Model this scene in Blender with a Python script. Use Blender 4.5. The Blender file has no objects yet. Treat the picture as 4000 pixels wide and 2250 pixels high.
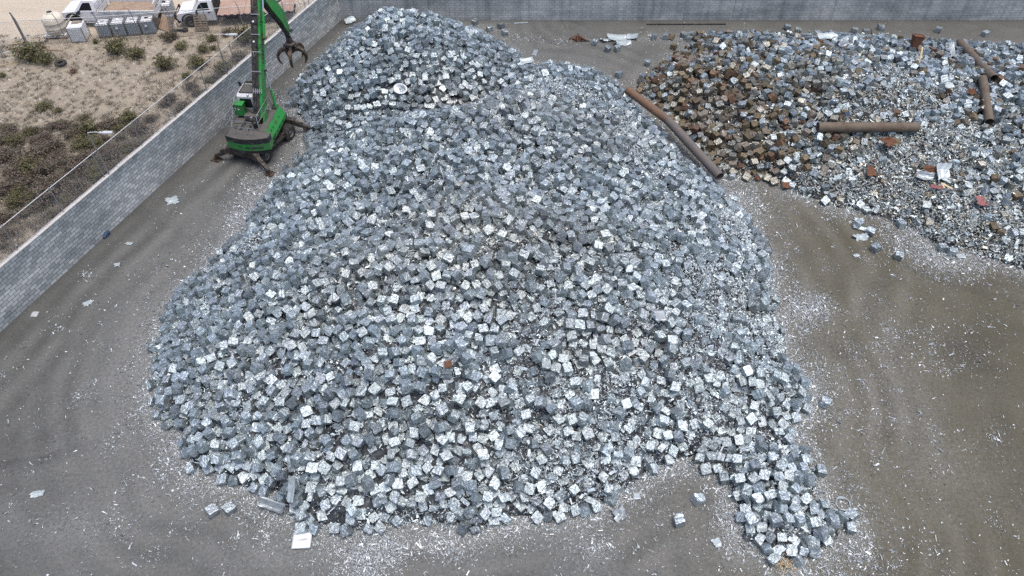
import bpy, math, random
import numpy as np
from mathutils import Vector, Matrix, Quaternion, Euler
random.seed(11)
SKY_STRENGTH, SUN_STRENGTH, EXPOSURE = 0.15, 1.0, 0.58
# ---------------------------------------------------------------- camera and terrain
CAM_H, FOC, PITCH = 28.0, 2870.0, math.radians(47.0)
CP, SP = math.cos(PITCH), math.sin(PITCH)
def at(px, py, z=0.0):
    """a point of the photograph (4000 x 2250) -> the world point at height z"""
    dn = (py-1125.0)*CP + FOC*SP
    fw = FOC*CP - (py-1125.0)*SP
    k = (CAM_H-z)/dn
    return ((px-2000.0)*k, fw*k, z)
def atd(px, py, z=0.0):
    return at(px*1.5528, py*1.5528, z)
BALE = 0.385
MAIN_EDGE = [(770,330),(755,385),(720,425),(690,450),(665,500),(610,565),(580,610),(535,655),(480,705),(430,755),(405,815),(378,890),(372,960),(378,1030),(405,1080),(450,1120),(462,1165),(470,1205),(520,1215),(575,1225),(640,1240),(690,1295),(750,1335),(850,1355),(960,1345),(1100,1335),(1200,1345),(1300,1325),(1450,1315),(1500,1285),(1580,1250),(1640,1205),(1700,1170),(1760,1165),(1880,1120),(2000,1075),(2035,1050),(2050,1000),(2040,960),(1990,905),(1985,860),(1960,800),(1960,745),(1955,690),(1930,620),(1895,570),(1850,510),(1790,460),(1740,415),(1660,330),(1590,250),(1545,205),(1480,178),(1400,165),(1330,160),(1298,140),(1270,115),(1200,85),(1160,70)]
MAIN_BACK = [(-1.5,53.8),(-9.5,54.2),(-12.6,53.2),(-13.6,50.2),(-14.4,48.2),(-15.1,46.2),(-15.6,44.3),(-15.2,42.8),(-13.9,41.4)]
SPUR_EDGE = [(1700,1170),(1790,1200),(1820,1250),(1835,1310),(1845,1385),(1920,1400),(1960,1440),(2040,1440),(2070,1395),(2140,1375),(2155,1310),(2080,1260),(2070,1190),(2030,1140),(2000,1075),(1880,1060),(1760,1100)]
MIX_EDGE = [(1590,225),(1640,275),(1700,325),(1770,400),(1830,455),(1900,455),(1960,478),(2060,515),(2140,535),(2215,545),(2290,580),(2350,610),(2440,640),(2500,655),(2600,690),(2760,720)]
def poly_main(): return [atd(*p)[:2] for p in MAIN_EDGE] + MAIN_BACK
def poly_spur(): return [atd(*p)[:2] for p in SPUR_EDGE]
def poly_mix():
    return [atd(*p)[:2] for p in MIX_EDGE] + [(42,28),(46,50),(33,51.2),(24,52.4),(14,52.6),(9.5,52.0)] + [atd(1740,105)[:2], atd(1690,145)[:2], atd(1620,190)[:2]]
def inside_dist(poly, P):
    """signed distance to a polygon's edge, positive inside; P is (n,2)"""
    A = np.array(poly, float); B = np.roll(A, -1, 0)
    best = np.full(len(P), 1e9); ins = np.zeros(len(P), bool)
    for a, b in zip(A, B):
        e = b-a; t = np.clip(((P-a)@e)/max(e@e, 1e-9), 0, 1)
        best = np.minimum(best, np.hypot(*(P-a-t[:, None]*e).T))
        c = (a[1] > P[:, 1]) != (b[1] > P[:, 1])
        x = a[0]+(P[:, 1]-a[1])/np.where(abs(b[1]-a[1]) < 1e-9, 1e-9, b[1]-a[1])*e[0]
        ins ^= c & (P[:, 0] < x)
    return np.where(ins, best, -best)
def gauss(P, x, y, rx, ry): return np.exp(-((P[:, 0]-x)/rx)**2-((P[:, 1]-y)/ry)**2)
_ph = np.random.RandomState(5).rand(40, 4)
def lumps(P, wl, k0=0):
    v = 0
    for i in range(6):
        a = _ph[k0+i, 0]*6.283; s = 6.283/wl*(.6+.9*_ph[k0+i, 1])
        v = v + np.sin((P[:, 0]*math.cos(a)+P[:, 1]*math.sin(a))*s + _ph[k0+i, 2]*6.283)
    return v/6
def rise(d, cap, slope):
    d = np.maximum(d, 0); return cap*(1-np.exp(-slope*d/np.maximum(cap, .2)))
def fields(P):
    """height of the heaps and the distances to their edges"""
    dm, ds, dx = inside_dist(poly_main(), P), inside_dist(poly_spur(), P), inside_dist(poly_mix(), P)
    wob = .35*lumps(P, 3.0, 10)
    cap = 2.9 + 3.8*gauss(P, -.8, 22.3, 8.0, 7.5) + 3.0*gauss(P, .8, 35.0, 6.5, 4.2) + 5.2*gauss(P, -8.6, 47.2, 5.5, 5.0) + 1.5*gauss(P, -10.5, 41, 4, 4) - .8*gauss(P, -3.6, 40.6, 3.2, 2.6) + 1.2*gauss(P, -9, 29, 5, 5)
    hm = rise(dm+wob, np.maximum(cap, .8), .95)
    hs = rise(ds+wob, .95, .8)
    capx = 2.6 + 1.6*gauss(P, 6, 46, 8, 5) + .9*gauss(P, 18, 44, 9, 6) + .6*gauss(P, 8, 38, 6, 6) - .9*gauss(P, 24, 33, 9, 6)
    hx = rise(dx+wob, capx, .75)
    # the hollow between the far peak and the near mound
    V = [(-13.5, 37.2), (-8.4, 39.2), (-3.5, 40.2), (-.6, 43.0), (1.2, 46.5)]; dv = np.full(len(P), 99.0)
    for a, b in zip(V[:-1], V[1:]):
        a, b = np.array(a), np.array(b); e = b-a; k = np.clip(((P-a)@e)/(e@e), 0, 1); dv = np.minimum(dv, np.hypot(*(P-a-k[:, None]*e).T))
    hm = hm*(1-.46*np.exp(-(dv/1.9)**2))
    h = np.maximum(np.maximum(hm, hs), hx)
    h = h*(1+.10*lumps(P, 6.0, 0)) + .18*lumps(P, 2.4, 16)*np.clip(h, 0, 1)
    return h, dm, ds, dx
SHRED = [(1830,760,170,260,.42),(1900,620,90,120,.5),(700,700,120,120,.25),(1500,1000,300,120,.4),(1420,215,150,50,.8),(1560,245,60,50,.7),(1600,330,70,70,.5),(1180,265,110,22,.75),(1200,300,60,25,.6),(1850,500,60,60,.8),(1960,770,60,50,.9),(1610,800,60,40,.6),(1560,960,130,45,.55),(1250,700,170,35,.35),(1380,820,100,60,.35),(1450,1110,230,110,.55),(1100,1230,260,60,.38),(1330,1290,130,35,.6),(1330,880,120,50,.4),(1780,960,120,110,.45),(620,560,60,40,.6),(800,1000,60,40,.15),(1650,420,60,60,.4),
 (2300,400,190,75,.74),(2450,480,160,120,.74),(2200,450,110,55,.65),(2380,320,150,60,.75),(2120,370,110,30,.6),(2280,220,160,80,.6),(2420,180,100,60,.3),(2150,250,90,60,.4),(2520,330,90,90,.35),(2050,470,80,40,.45),(2570,560,120,100,.85),(2350,560,120,50,.7)]
def shred(P, h):
    """0 = only bales show, 1 = only loose shreds"""
    s = np.full(len(P), .12)
    for x, y, rx, ry, a in SHRED:
        # blob given where the photograph shows it, at its own height
        c = np.array(atd(x, y, 3.0)); e = np.array(atd(x+rx, y, 3.0)); f = np.array(atd(x, y-ry, 3.0))
        s = np.maximum(s, a*np.exp(-((P[:, 0]-c[0])/(e[0]-c[0]))**2-((P[:, 1]-c[1])/(f[1]-c[1]))**2))
    return np.clip(s+.12*lumps(P, 2.0, 24), 0, 1)
# ---------------------------------------------------------------- scene, helpers
S = bpy.context.scene
COL = S.collection
R = math.radians
def link(o, parent=None):
    COL.objects.link(o)
    if parent is not None: o.parent = parent
    return o
def tag(o, label=None, cat=None, group=None, kind=None):
    if label: o["label"] = label
    if cat: o["category"] = cat
    if group: o["group"] = group
    if kind: o["kind"] = kind
    return o
def thing(name, label, cat, loc=(0, 0, 0), rz=0.0, group=None):
    o = bpy.data.objects.new(name, None); o.empty_display_size = .2
    o.location = loc; o.rotation_euler = (0, 0, rz)
    link(o); return tag(o, label, cat, group)
class MB:
    """collects boxes, tubes, prisms and builds them as one mesh"""
    def __init__(s): s.v, s.f, s.m, s.sm, s.M = [], [], [], [], Matrix.Identity(4)
    def add(s, vs, fs, mi=0, smooth=False):
        n = len(s.v)
        s.v += [tuple(s.M @ Vector(p)) for p in vs]
        for f in fs:
            s.f.append(tuple(i+n for i in f)); s.m.append(mi); s.sm.append(smooth)
        return s
    def box(s, lo, hi, mi=0, rot=None, piv=None):
        x0, y0, z0 = lo; x1, y1, z1 = hi
        vs = [(x, y, z) for x in (x0, x1) for y in (y0, y1) for z in (z0, z1)]
        if rot is not None:
            c = Vector(piv if piv is not None else [(a+b)/2 for a, b in zip(lo, hi)]); q = Euler(rot).to_matrix()
            vs = [tuple(c+q @ (Vector(p)-c)) for p in vs]
        return s.add(vs, [(0, 1, 3, 2), (4, 6, 7, 5), (0, 4, 5, 1), (2, 3, 7, 6), (0, 2, 6, 4), (1, 5, 7, 3)], mi)
    def tube(s, pts, r, n=6, mi=0, smooth=True, cap=True, flat=None):
        pts = [Vector(p) for p in pts]; rs = r if isinstance(r, (list, tuple)) else [r]*len(pts)
        vs, up = [], None
        for i, p in enumerate(pts):
            d = (pts[min(i+1, len(pts)-1)]-pts[max(i-1, 0)]).normalized()
            if up is None: up = Vector((0, 0, 1)) if abs(d.z) < .9 else Vector((1, 0, 0))
            a = d.cross(up).normalized(); up = a.cross(d).normalized()
            for k in range(n):
                t = 2*math.pi*(k+.5)/n
                vs.append(p+rs[i]*(math.cos(t)*a+math.sin(t)*up*(flat or 1)))
        fs = [(i*n+k, i*n+(k+1) % n, (i+1)*n+(k+1) % n, (i+1)*n+k) for i in range(len(pts)-1) for k in range(n)]
        s.add(vs, fs, mi, smooth)
        if cap: s.add(vs[:n], [tuple(range(n))[::-1]], mi); s.add(vs[-n:], [tuple(range(n))], mi)
        return s
    def beam(s, pts, ws, hs, mi=0, side=(1, 0, 0)):
        """a box beam along pts; ws across (along side), hs in the bending plane"""
        pts = [Vector(p) for p in pts]; sd = Vector(side).normalized(); vs = []
        for i, p in enumerate(pts):
            d = (pts[min(i+1, len(pts)-1)]-pts[max(i-1, 0)]).normalized()
            u = d.cross(sd).normalized(); w = u.cross(d).normalized()
            for a, b in ((-1, -1), (1, -1), (1, 1), (-1, 1)): vs.append(p+w*a*ws[i]/2+u*b*hs[i]/2)
        fs = [(i*4+k, i*4+(k+1) % 4, (i+1)*4+(k+1) % 4, (i+1)*4+k) for i in range(len(pts)-1) for k in range(4)]
        n = len(vs); fs += [(3, 2, 1, 0), (n-4, n-3, n-2, n-1)]
        return s.add(vs, fs, mi)
    def prism(s, poly, a0, a1, axis=1, mi=0, smooth=False, inset=None):
        """extrude a polygon (two coords) between a0 and a1 along the axis (0 x, 1 y, 2 z)"""
        def P(p, a): return {0: (a, p[0], p[1]), 1: (p[0], a, p[1]), 2: (p[0], p[1], a)}[axis]
        n = len(poly); q = inset or poly
        vs = [P(p, a0) for p in poly]+[P(p, a1) for p in q]
        fs = [tuple(range(n)), tuple(range(2*n-1, n-1, -1))]
        s.add(vs, fs, mi)
        return s.add(vs, [(i, i+n, (i+1) % n+n, (i+1) % n) for i in range(n)], mi, smooth)
    def lathe(s, prof, n=20, mi=0, c=(0, 0, 0), smooth=True, axis=2, wob=0):
        vs = []
        for r, h in prof:
            for k in range(n):
                t = 2*math.pi*k/n; rr = r*(1+wob*math.cos(8*t))
                p = (rr*math.cos(t), rr*math.sin(t), h)
                p = p if axis == 2 else ((p[0], h, p[1]) if axis == 1 else (h, p[0], p[1]))
                vs.append((p[0]+c[0], p[1]+c[1], p[2]+c[2]))
        fs = [(i*n+k, i*n+(k+1) % n, (i+1)*n+(k+1) % n, (i+1)*n+k) for i in range(len(prof)-1) for k in range(n)]
        return s.add(vs, fs, mi, smooth)
    def build(s, name, mats, parent=None, label=None):
        me = bpy.data.meshes.new(name)
        me.from_pydata(s.v, [], s.f)
        mats = mats if isinstance(mats, (list, tuple)) else [mats]
        for m in mats: me.materials.append(m)
        me.polygons.foreach_set("material_index", s.m); me.polygons.foreach_set("use_smooth", s.sm)
        me.update()
        import bmesh
        b = bmesh.new(); b.from_mesh(me); bmesh.ops.recalc_face_normals(b, faces=b.faces); b.to_mesh(me); b.free()
        o = bpy.data.objects.new(name, me); link(o, parent)
        if label: o["label"] = label
        return o
def fast_mesh(name, V, Q, mat, col=None, smooth=False):
    """big numpy mesh of quads with one colour per face"""
    me = bpy.data.meshes.new(name); k = Q.shape[1]
    me.vertices.add(len(V)); me.vertices.foreach_set("co", V.astype(np.float32).ravel())
    me.loops.add(Q.size); me.loops.foreach_set("vertex_index", Q.astype(np.int32).ravel())
    me.polygons.add(len(Q)); me.polygons.foreach_set("loop_start", np.arange(0, Q.size, k, dtype=np.int32))
    me.polygons.foreach_set("use_smooth", np.full(len(Q), smooth))
    me.update(calc_edges=True)
    if col is not None:
        a = me.attributes.new("col", 'FLOAT_COLOR', 'FACE')
        a.data.foreach_set("color", np.c_[col, np.ones(len(col))].astype(np.float32).ravel())
    me.materials.append(mat)
    return me
def new_obj(name, me, parent=None): return link(bpy.data.objects.new(name, me), parent)
def dup_tree(o, parent=None):
    c = o.copy(); link(c, parent)
    for ch in list(o.children): dup_tree(ch, c)
    return c
def letters(text, size, mat, name, parent, M, ext=.004, squash=1.0):
    cu = bpy.data.curves.new("t", 'FONT'); cu.body = text; cu.size = size; cu.extrude = ext; cu.align_x = 'CENTER'; cu.align_y = 'CENTER'
    cu.offset = size*.02
    to = bpy.data.objects.new("t", cu); COL.objects.link(to)
    me = bpy.data.meshes.new_from_object(to.evaluated_get(bpy.context.evaluated_depsgraph_get()))
    bpy.data.objects.remove(to); bpy.data.curves.remove(cu)
    me.transform(M @ Matrix.Diagonal((squash, 1, 1, 1))); me.materials.clear(); me.materials.append(mat)
    return new_obj(name, me, parent)
def surf(px, py, lift=0.0):
    """where the sight line of a photograph point meets the heaps or the ground"""
    lo, hi = 0.0, 9.0
    for z in np.arange(9.0, -.01, -.15):
        p = at(px, py, z)
        if fields(np.array([p[:2]]))[0][0] >= z: lo, hi = z, z+.15; break
    for _ in range(6):
        m = (lo+hi)/2; p = at(px, py, m)
        if fields(np.array([p[:2]]))[0][0] >= m: lo = m
        else: hi = m
    p = at(px, py, lo); return Vector((p[0], p[1], p[2]+lift))
# ---------------------------------------------------------------- materials
MATS = {}
def nodes(name):
    m = bpy.data.materials.new(name); m.use_nodes = True
    nt = m.node_tree; b = nt.nodes["Principled BSDF"]; MATS[name] = m
    return m, nt, b
def N(nt, t, **kw):
    n = nt.nodes.new(t)
    for k, v in kw.items():
        if k in n.inputs.keys(): n.inputs[k].default_value = v
        else: setattr(n, k, v)
    return n
def mixc(nt, fac, a, b, mode='MIX'):
    n = nt.nodes.new("ShaderNodeMix"); n.data_type = 'RGBA'; n.blend_type = mode
    for i, v in ((0, fac), (6, a), (7, b)):
        if hasattr(v, "node"): nt.links.new(v, n.inputs[i])
        else: n.inputs[i].default_value = (*v, 1) if isinstance(v, tuple) else v
    return n.outputs[2]
def ramp(nt, src, p0, p1, c0=(0, 0, 0), c1=(1, 1, 1)):
    n = nt.nodes.new("ShaderNodeValToRGB"); e = n.color_ramp.elements
    e[0].position, e[1].position = p0, p1; e[0].color, e[1].color = (*c0, 1), (*c1, 1)
    nt.links.new(src, n.inputs[0]); return n.outputs[0]
def noise(nt, vec, scale, detail=4, rough=.6, dist=0):
    n = N(nt, "ShaderNodeTexNoise"); n.inputs["Scale"].default_value = scale; n.inputs["Detail"].default_value = detail
    n.inputs["Roughness"].default_value = rough; n.inputs["Distortion"].default_value = dist
    if vec is not None: nt.links.new(vec, n.inputs["Vector"])
    return n.outputs[0]
def coords(nt, scale=(1, 1, 1), rot=(0, 0, 0)):
    t = nt.nodes.new("ShaderNodeTexCoord"); mp = nt.nodes.new("ShaderNodeMapping")
    mp.inputs["Scale"].default_value = scale; mp.inputs["Rotation"].default_value = rot
    nt.links.new(t.outputs["Object"], mp.inputs[0]); return mp.outputs[0]
def bump(nt, b, h, strength, dist=.02):
    n = nt.nodes.new("ShaderNodeBump"); n.inputs["Strength"].default_value = strength; n.inputs["Distance"].default_value = dist
    nt.links.new(h, n.inputs["Height"]); nt.links.new(n.outputs[0], b.inputs["Normal"])
def simple(name, col, rough=.6, metal=0.0, var=.25, scale=6.0, dirt=None, dirt_amt=.5, spec=.4, bmp=0):
    """paint, plastic, rubber...: a base colour, uneven wear and an optional layer of dirt"""
    m, nt, b = nodes(name); c = coords(nt)
    n1 = noise(nt, c, scale, 6, .65)
    out = mixc(nt, n1, tuple(x*(1-var) for x in col), tuple(min(1, x*(1+var)) for x in col))
    if dirt is not None:
        d = ramp(nt, noise(nt, c, scale*.6, 8, .7, .4), .62-.35*dirt_amt, .78-.2*dirt_amt)
        out = mixc(nt, d, out, dirt)
    nt.links.new(out, b.inputs["Base Color"])
    b.inputs["Roughness"].default_value = rough; b.inputs["Metallic"].default_value = metal
    b.inputs["Specular IOR Level"].default_value = spec
    if bmp: bump(nt, b, noise(nt, c, scale*4, 5), bmp)
    return m
def metal_mat(name, metal, rough, bump_s, streak, crease_shade_amt=.6):
    """crushed sheet metal: colour comes per facet from the mesh, with streaks and painted crease shade"""
    m, nt, b = nodes(name)
    at_ = nt.nodes.new("ShaderNodeAttribute"); at_.attribute_name = "col"
    c = coords(nt); n1 = noise(nt, c, 16, 5, .7, 1.2); n2 = noise(nt, coords(nt, (9, 9, 60)), 1.0, 4, .7, .8)
    f = mixc(nt, .5, n1, n2)
    vo = N(nt, "ShaderNodeTexVoronoi"); vo.feature = 'DISTANCE_TO_EDGE'; vo.inputs["Scale"].default_value = 1.0; vo.inputs["Randomness"].default_value = 1.0
    wv = nt.nodes.new("ShaderNodeVectorMath"); wv.operation = 'MULTIPLY_ADD'; wv.inputs[1].default_value = (2.5,)*3
    nz = N(nt, "ShaderNodeTexNoise"); nz.inputs["Scale"].default_value = 7; nt.links.new(c, nz.inputs["Vector"]); nt.links.new(nz.outputs["Color"], wv.inputs[0]); nt.links.new(coords(nt, (6, 6, 15)), wv.inputs[2])
    nt.links.new(wv.outputs[0], vo.inputs["Vector"]); crease_shade = ramp(nt, vo.outputs["Distance"], .01, .16, (.42,)*3, (1.08,)*3)  # shade of the folds painted as thin dark lines
    k = ramp(nt, f, .36, .62, (1-streak,)*3, (1.2,)*3)
    base_ = mixc(nt, 1.0, at_.outputs["Color"], k, 'MULTIPLY')
    nt.links.new(mixc(nt, crease_shade_amt, base_, crease_shade, 'MULTIPLY'), b.inputs["Base Color"])
    b.inputs["Metallic"].default_value = metal; b.inputs["Roughness"].default_value = rough
    bump(nt, b, f, bump_s, .03)
    return m
metal_mat("silver", .72, .38, 1.0, .5)
metal_mat("rust_metal", .25, .6, .9, .55)
metal_mat("shreds", .5, .45, .5, .35, .3)
def leaf_mat():
    m, nt, b = nodes("leaf")
    a = nt.nodes.new("ShaderNodeAttribute"); a.attribute_name = "col"
    nt.links.new(a.outputs["Color"], b.inputs["Base Color"]); b.inputs["Roughness"].default_value = .75
leaf_mat()
def yard_mat():
    m, nt, b = nodes("yard_concrete"); c = coords(nt)
    def attr(n):
        a = nt.nodes.new("ShaderNodeAttribute"); a.attribute_name = n; return a.outputs["Fac"]
    def math_(op, a, b_, clamp=False):
        n = nt.nodes.new("ShaderNodeMath"); n.operation = op; n.use_clamp = clamp
        for i, v in enumerate((a, b_)):
            if hasattr(v, "node"): nt.links.new(v, n.inputs[i])
            else: n.inputs[i].default_value = v
        return n.outputs[0]
    mid = noise(nt, c, .55, 7, .68, .3); fine = noise(nt, c, 7, 7, .78); grit = noise(nt, c, 26, 3, .6)
    grey = mixc(nt, mid, (.064, .066, .062), (.142, .144, .136)); brown = mixc(nt, mid, (.058, .052, .032), (.124, .112, .076))
    o = mixc(nt, attr("brown"), grey, brown)
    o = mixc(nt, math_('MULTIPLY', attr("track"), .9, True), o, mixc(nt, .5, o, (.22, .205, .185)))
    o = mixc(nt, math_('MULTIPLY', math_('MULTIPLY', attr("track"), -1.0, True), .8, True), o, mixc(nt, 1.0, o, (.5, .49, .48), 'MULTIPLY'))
    o = mixc(nt, ramp(nt, noise(nt, c, .21, 6, .62, .6), .57, .72), o, mixc(nt, 1.0, o, (.5, .5, .51), 'MULTIPLY'))
    o = mixc(nt, ramp(nt, noise(nt, c, 1.3, 5, .7, .8), .66, .74), o, mixc(nt, 1.0, o, (.6, .57, .54), 'MULTIPLY'))
    o = mixc(nt, .85, o, ramp(nt, fine, .28, .72, (.6,)*3, (1.3,)*3), 'MULTIPLY')
    d = math_('MULTIPLY', attr("dust"), ramp(nt, mixc(nt, .5, fine, grit), .42, .60), True)
    o = mixc(nt, d, o, (.27, .275, .265))
    sp = mixc(nt, 1.0, ramp(nt, noise(nt, c, 42, 2, .5), .63, .68), ramp(nt, noise(nt, c, .8, 5, .6), .40, .62), 'MULTIPLY')
    o = mixc(nt, sp, o, (.34, .345, .34))
    nt.links.new(o, b.inputs["Base Color"]); b.inputs["Roughness"].default_value = .85
    bump(nt, b, mixc(nt, .5, fine, grit), .5, .02)
yard_mat()
def dirt_mat():
    m, nt, b = nodes("dirt_lot"); c = coords(nt)
    n1 = noise(nt, c, .28, 8, .68, .3); n2 = noise(nt, c, 3.0, 8, .75, .4); n3 = noise(nt, c, 18, 5, .7)
    o = mixc(nt, n1, (.26, .22, .165), (.48, .425, .335))
    o = mixc(nt, ramp(nt, n2, .36, .66), (.22, .185, .14), o)
    o = mixc(nt, ramp(nt, n3, .60, .74), o, (.54, .50, .43))
    # the driven track beyond the fence is smooth and pale
    sep = nt.nodes.new("ShaderNodeSeparateXYZ"); nt.links.new(c, sep.inputs[0])
    k = nt.nodes.new("ShaderNodeMath"); k.operation = 'MULTIPLY_ADD'; k.inputs[1].default_value = -.145; nt.links.new(sep.outputs[0], k.inputs[0]); nt.links.new(sep.outputs[1], k.inputs[2])
    road = mixc(nt, noise(nt, coords(nt, (.12, .9, 1), (0, 0, R(-8))), 1, 5, .6), (.40, .34, .265), (.56, .485, .385))
    f = ramp(nt, noise(nt, c, .9, 4), .3, .7, (-.6,)*3, (.6,)*3)
    a = nt.nodes.new("ShaderNodeMath"); a.operation = 'ADD'; nt.links.new(k.outputs[0], a.inputs[0]); nt.links.new(f, a.inputs[1])
    mr = N(nt, "ShaderNodeMapRange"); mr.inputs[1].default_value = 57.0; mr.inputs[2].default_value = 58.2; nt.links.new(a.outputs[0], mr.inputs[0])
    o = mixc(nt, mr.outputs[0], o, road)
    nt.links.new(o, b.inputs["Base Color"]); b.inputs["Roughness"].default_value = .95
    bump(nt, b, n2, .6, .08)
dirt_mat()
def block_mat(name, lo, hi, streak, mort):
    m, nt, b = nodes(name)
    t = nt.nodes.new("ShaderNodeTexCoord"); sep = nt.nodes.new("ShaderNodeSeparateXYZ"); nt.links.new(t.outputs["Object"], sep.inputs[0])
    cb = nt.nodes.new("ShaderNodeCombineXYZ"); nt.links.new(sep.outputs[0], cb.inputs[0]); nt.links.new(sep.outputs[2], cb.inputs[1])
    br = N(nt, "ShaderNodeTexBrick"); nt.links.new(cb.outputs[0], br.inputs["Vector"])
    br.inputs["Scale"].default_value = 1; br.inputs["Brick Width"].default_value = .4; br.inputs["Row Height"].default_value = .2
    br.inputs["Mortar Size"].default_value = .016; br.inputs["Mortar Smooth"].default_value = .2; br.inputs["Bias"].default_value = -.1
    br.inputs["Color1"].default_value = (*lo, 1); br.inputs["Color2"].default_value = (*hi, 1); br.inputs["Mortar"].default_value = (*mort, 1)
    big = noise(nt, coords(nt, (.22, 1, .9)), 1, 5, .6, .3); st = noise(nt, coords(nt, (1.6, 1, .12)), 1, 4, .6, .2); fine = noise(nt, coords(nt), 14, 5, .7)
    o = mixc(nt, 1.0, br.outputs["Color"], ramp(nt, big, .3, .68, (.58, .62, .64), (1.15,)*3), 'MULTIPLY')
    o = mixc(nt, ramp(nt, st, .45, .68, (0,)*3, (streak,)*3), o, mixc(nt, 1.0, o, (.62, .65, .66), 'MULTIPLY'))
    # rain-dark upper courses
    mr = N(nt, "ShaderNodeMapRange"); mr.inputs[1].default_value = 1.5; mr.inputs[2].default_value = 2.5; mr.inputs[3].default_value = 0; mr.inputs[4].default_value = .75
    ad = nt.nodes.new("ShaderNodeMath"); ad.operation = 'MULTIPLY_ADD'; ad.inputs[1].default_value = 1.8; ad.inputs[2].default_value = -.9; nt.links.new(big, ad.inputs[0])
    a2 = nt.nodes.new("ShaderNodeMath"); nt.links.new(ad.outputs[0], a2.inputs[0]); nt.links.new(sep.outputs[2], a2.inputs[1]); nt.links.new(a2.outputs[0], mr.inputs[0])
    o = mixc(nt, mr.outputs[0], o, mixc(nt, 1.0, o, (.72, .77, .8), 'MULTIPLY'))
    o = mixc(nt, .6, o, ramp(nt, fine, .3, .7, (.75,)*3, (1.15,)*3), 'MULTIPLY')
    nt.links.new(o, b.inputs["Base Color"]); b.inputs["Roughness"].default_value = .9
    bump(nt, b, br.outputs["Fac"], -.5, .012)
block_mat("block_wall", (.40, .415, .405), (.66, .67, .65), .25, (.17, .175, .175))
block_mat("block_back", (.50, .51, .49), (.62, .63, .61), 1.0, (.33, .33, .32))
DIRT = (.16, .135, .11)
for a in [
    ("mortar", (.55, .53, .5), .9, 0, .3, 5), ("galv", (.30, .31, .32), .5, .5, .2, 8), ("galv_pale", (.62, .63, .63), .5, .3, .2, 8),
    ("green_paint", (.024, .245, .05), .42, 0, .2, 2, (.09, .105, .065), .5), ("black_paint", (.022, .024, .026), .5, 0, .3, 4, (.12, .105, .09), .35),
    ("deck_grime", (.10, .093, .085), .85, 0, .45, 5), ("dark_steel", (.042, .037, .034), .65, .2, .4, 5, (.15, .12, .095), .5),
    ("grapple_steel", (.055, .042, .034), .55, .4, .4, 6, (.17, .115, .075), .5), ("hose_rubber", (.016, .016, .017), .55, 0, .4, 9, (.10, .09, .075), .45),
    ("chrome", (.75, .77, .78), .18, 1.0, .05, 5), ("cab_grey", (.58, .59, .60), .5, 0, .15, 4, (.2, .175, .15), .3), ("glass_dark", (.012, .016, .018), .08, 0, .2, 2),
    ("tyre_rubber", (.028, .028, .029), .85, 0, .3, 12, (.11, .098, .085), .45), ("rim_steel", (.16, .15, .14), .6, .2, .3, 10),
    ("truck_white", (.78, .79, .80), .3, 0, .04, 3, (.6, .57, .52), .16), ("trim_black", (.025, .027, .03), .6, 0, .3, 8), ("bed_white", (.70, .70, .69), .5, 0, .1, 5, (.42, .36, .31), .3),
    ("bed_wood", (.36, .27, .20), .85, 0, .4, 4, (.22, .16, .12), .4), ("bed_red", (.42, .29, .23), .85, 0, .3, 3, (.3, .22, .17), .4), ("tape_red", (.28, .03, .025), .5, 0, .2, 8), ("tape_white", (.75, .75, .72), .5, 0, .1, 8),
    ("lamp_glass", (.6, .42, .3), .15, 0, .1, 5), ("mark_grey", (.42, .43, .45), .6, 0, .2, 9),
    ("tote_plastic", (.42, .48, .50), .35, 0, .12, 4, (.42, .42, .38), .2), ("tote_white", (.78, .79, .78), .4, 0, .08, 4, (.6, .56, .52), .25), ("tank_cream", (.66, .60, .50), .55, 0, .08, 2, (.5, .43, .34), .3),
    ("plate_blue", (.17, .21, .26), .5, .2, .2, 4), ("label_white", (.8, .81, .82), .5, 0, .05, 5), ("wood_old", (.25, .19, .14), .9, 0, .4, 9), ("wood_new", (.60, .47, .29), .8, 0, .2, 9), ("ply", (.43, .30, .20), .85, 0, .3, 4),
    ("pipe_brown", (.155, .125, .095), .75, .1, .3, 3, (.11, .075, .05), .5), ("pipe_grey", (.15, .135, .13), .7, .2, .25, 3, (.19, .15, .11), .4), ("pipe_rust", (.20, .115, .07), .8, .1, .35, 3, (.13, .11, .10), .45),
    ("sheet_pale", (.42, .48, .50), .4, .25, .12, 5, (.42, .42, .4), .25), ("sheet_grey", (.36, .40, .42), .4, .5, .2, 5, (.25, .22, .19), .3), ("sheet_rust", (.16, .075, .04), .8, .1, .4, 7, (.12, .05, .03), .5),
    ("red_rag", (.30, .13, .12), .8, 0, .3, 8), ("blue_rag", (.035, .06, .12), .7, 0, .3, 8), ("twig", (.17, .135, .105), .9, 0, .35, 20), ("stone", (.55, .51, .46), .9, 0, .2, 6), ("oil", (.03, .027, .024), .5, 0, .4, 3)]:
    simple(a[0], a[1], a[2], a[3], a[4], a[5], *a[6:])
# ---------------------------------------------------------------- light and camera
W = bpy.data.worlds.new("World"); S.world = W; W.use_nodes = True
nt = W.node_tree; bg = nt.nodes["Background"]
sky = nt.nodes.new("ShaderNodeTexSky"); sky.sky_type = 'NISHITA'; sky.sun_disc = False
SUN_EL, SUN_AZ = R(78), R(112)
sky.sun_elevation = SUN_EL; sky.sun_rotation = SUN_AZ; sky.altitude = 900; sky.air_density = .9; sky.dust_density = 8.0; sky.ozone_density = .6
nt.links.new(sky.outputs[0], bg.inputs[0]); bg.inputs[1].default_value = SKY_STRENGTH
sl = bpy.data.lights.new("sun", 'SUN'); sl.energy = SUN_STRENGTH; sl.angle = R(28); sl.color = (1.0, .985, .92)
so = bpy.data.objects.new("sun", sl); link(so)
sd = Vector((math.sin(SUN_AZ)*math.cos(SUN_EL), math.cos(SUN_AZ)*math.cos(SUN_EL), math.sin(SUN_EL)))
so.rotation_euler = sd.to_track_quat('Z', 'Y').to_euler(); so.location = sd*80
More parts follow.
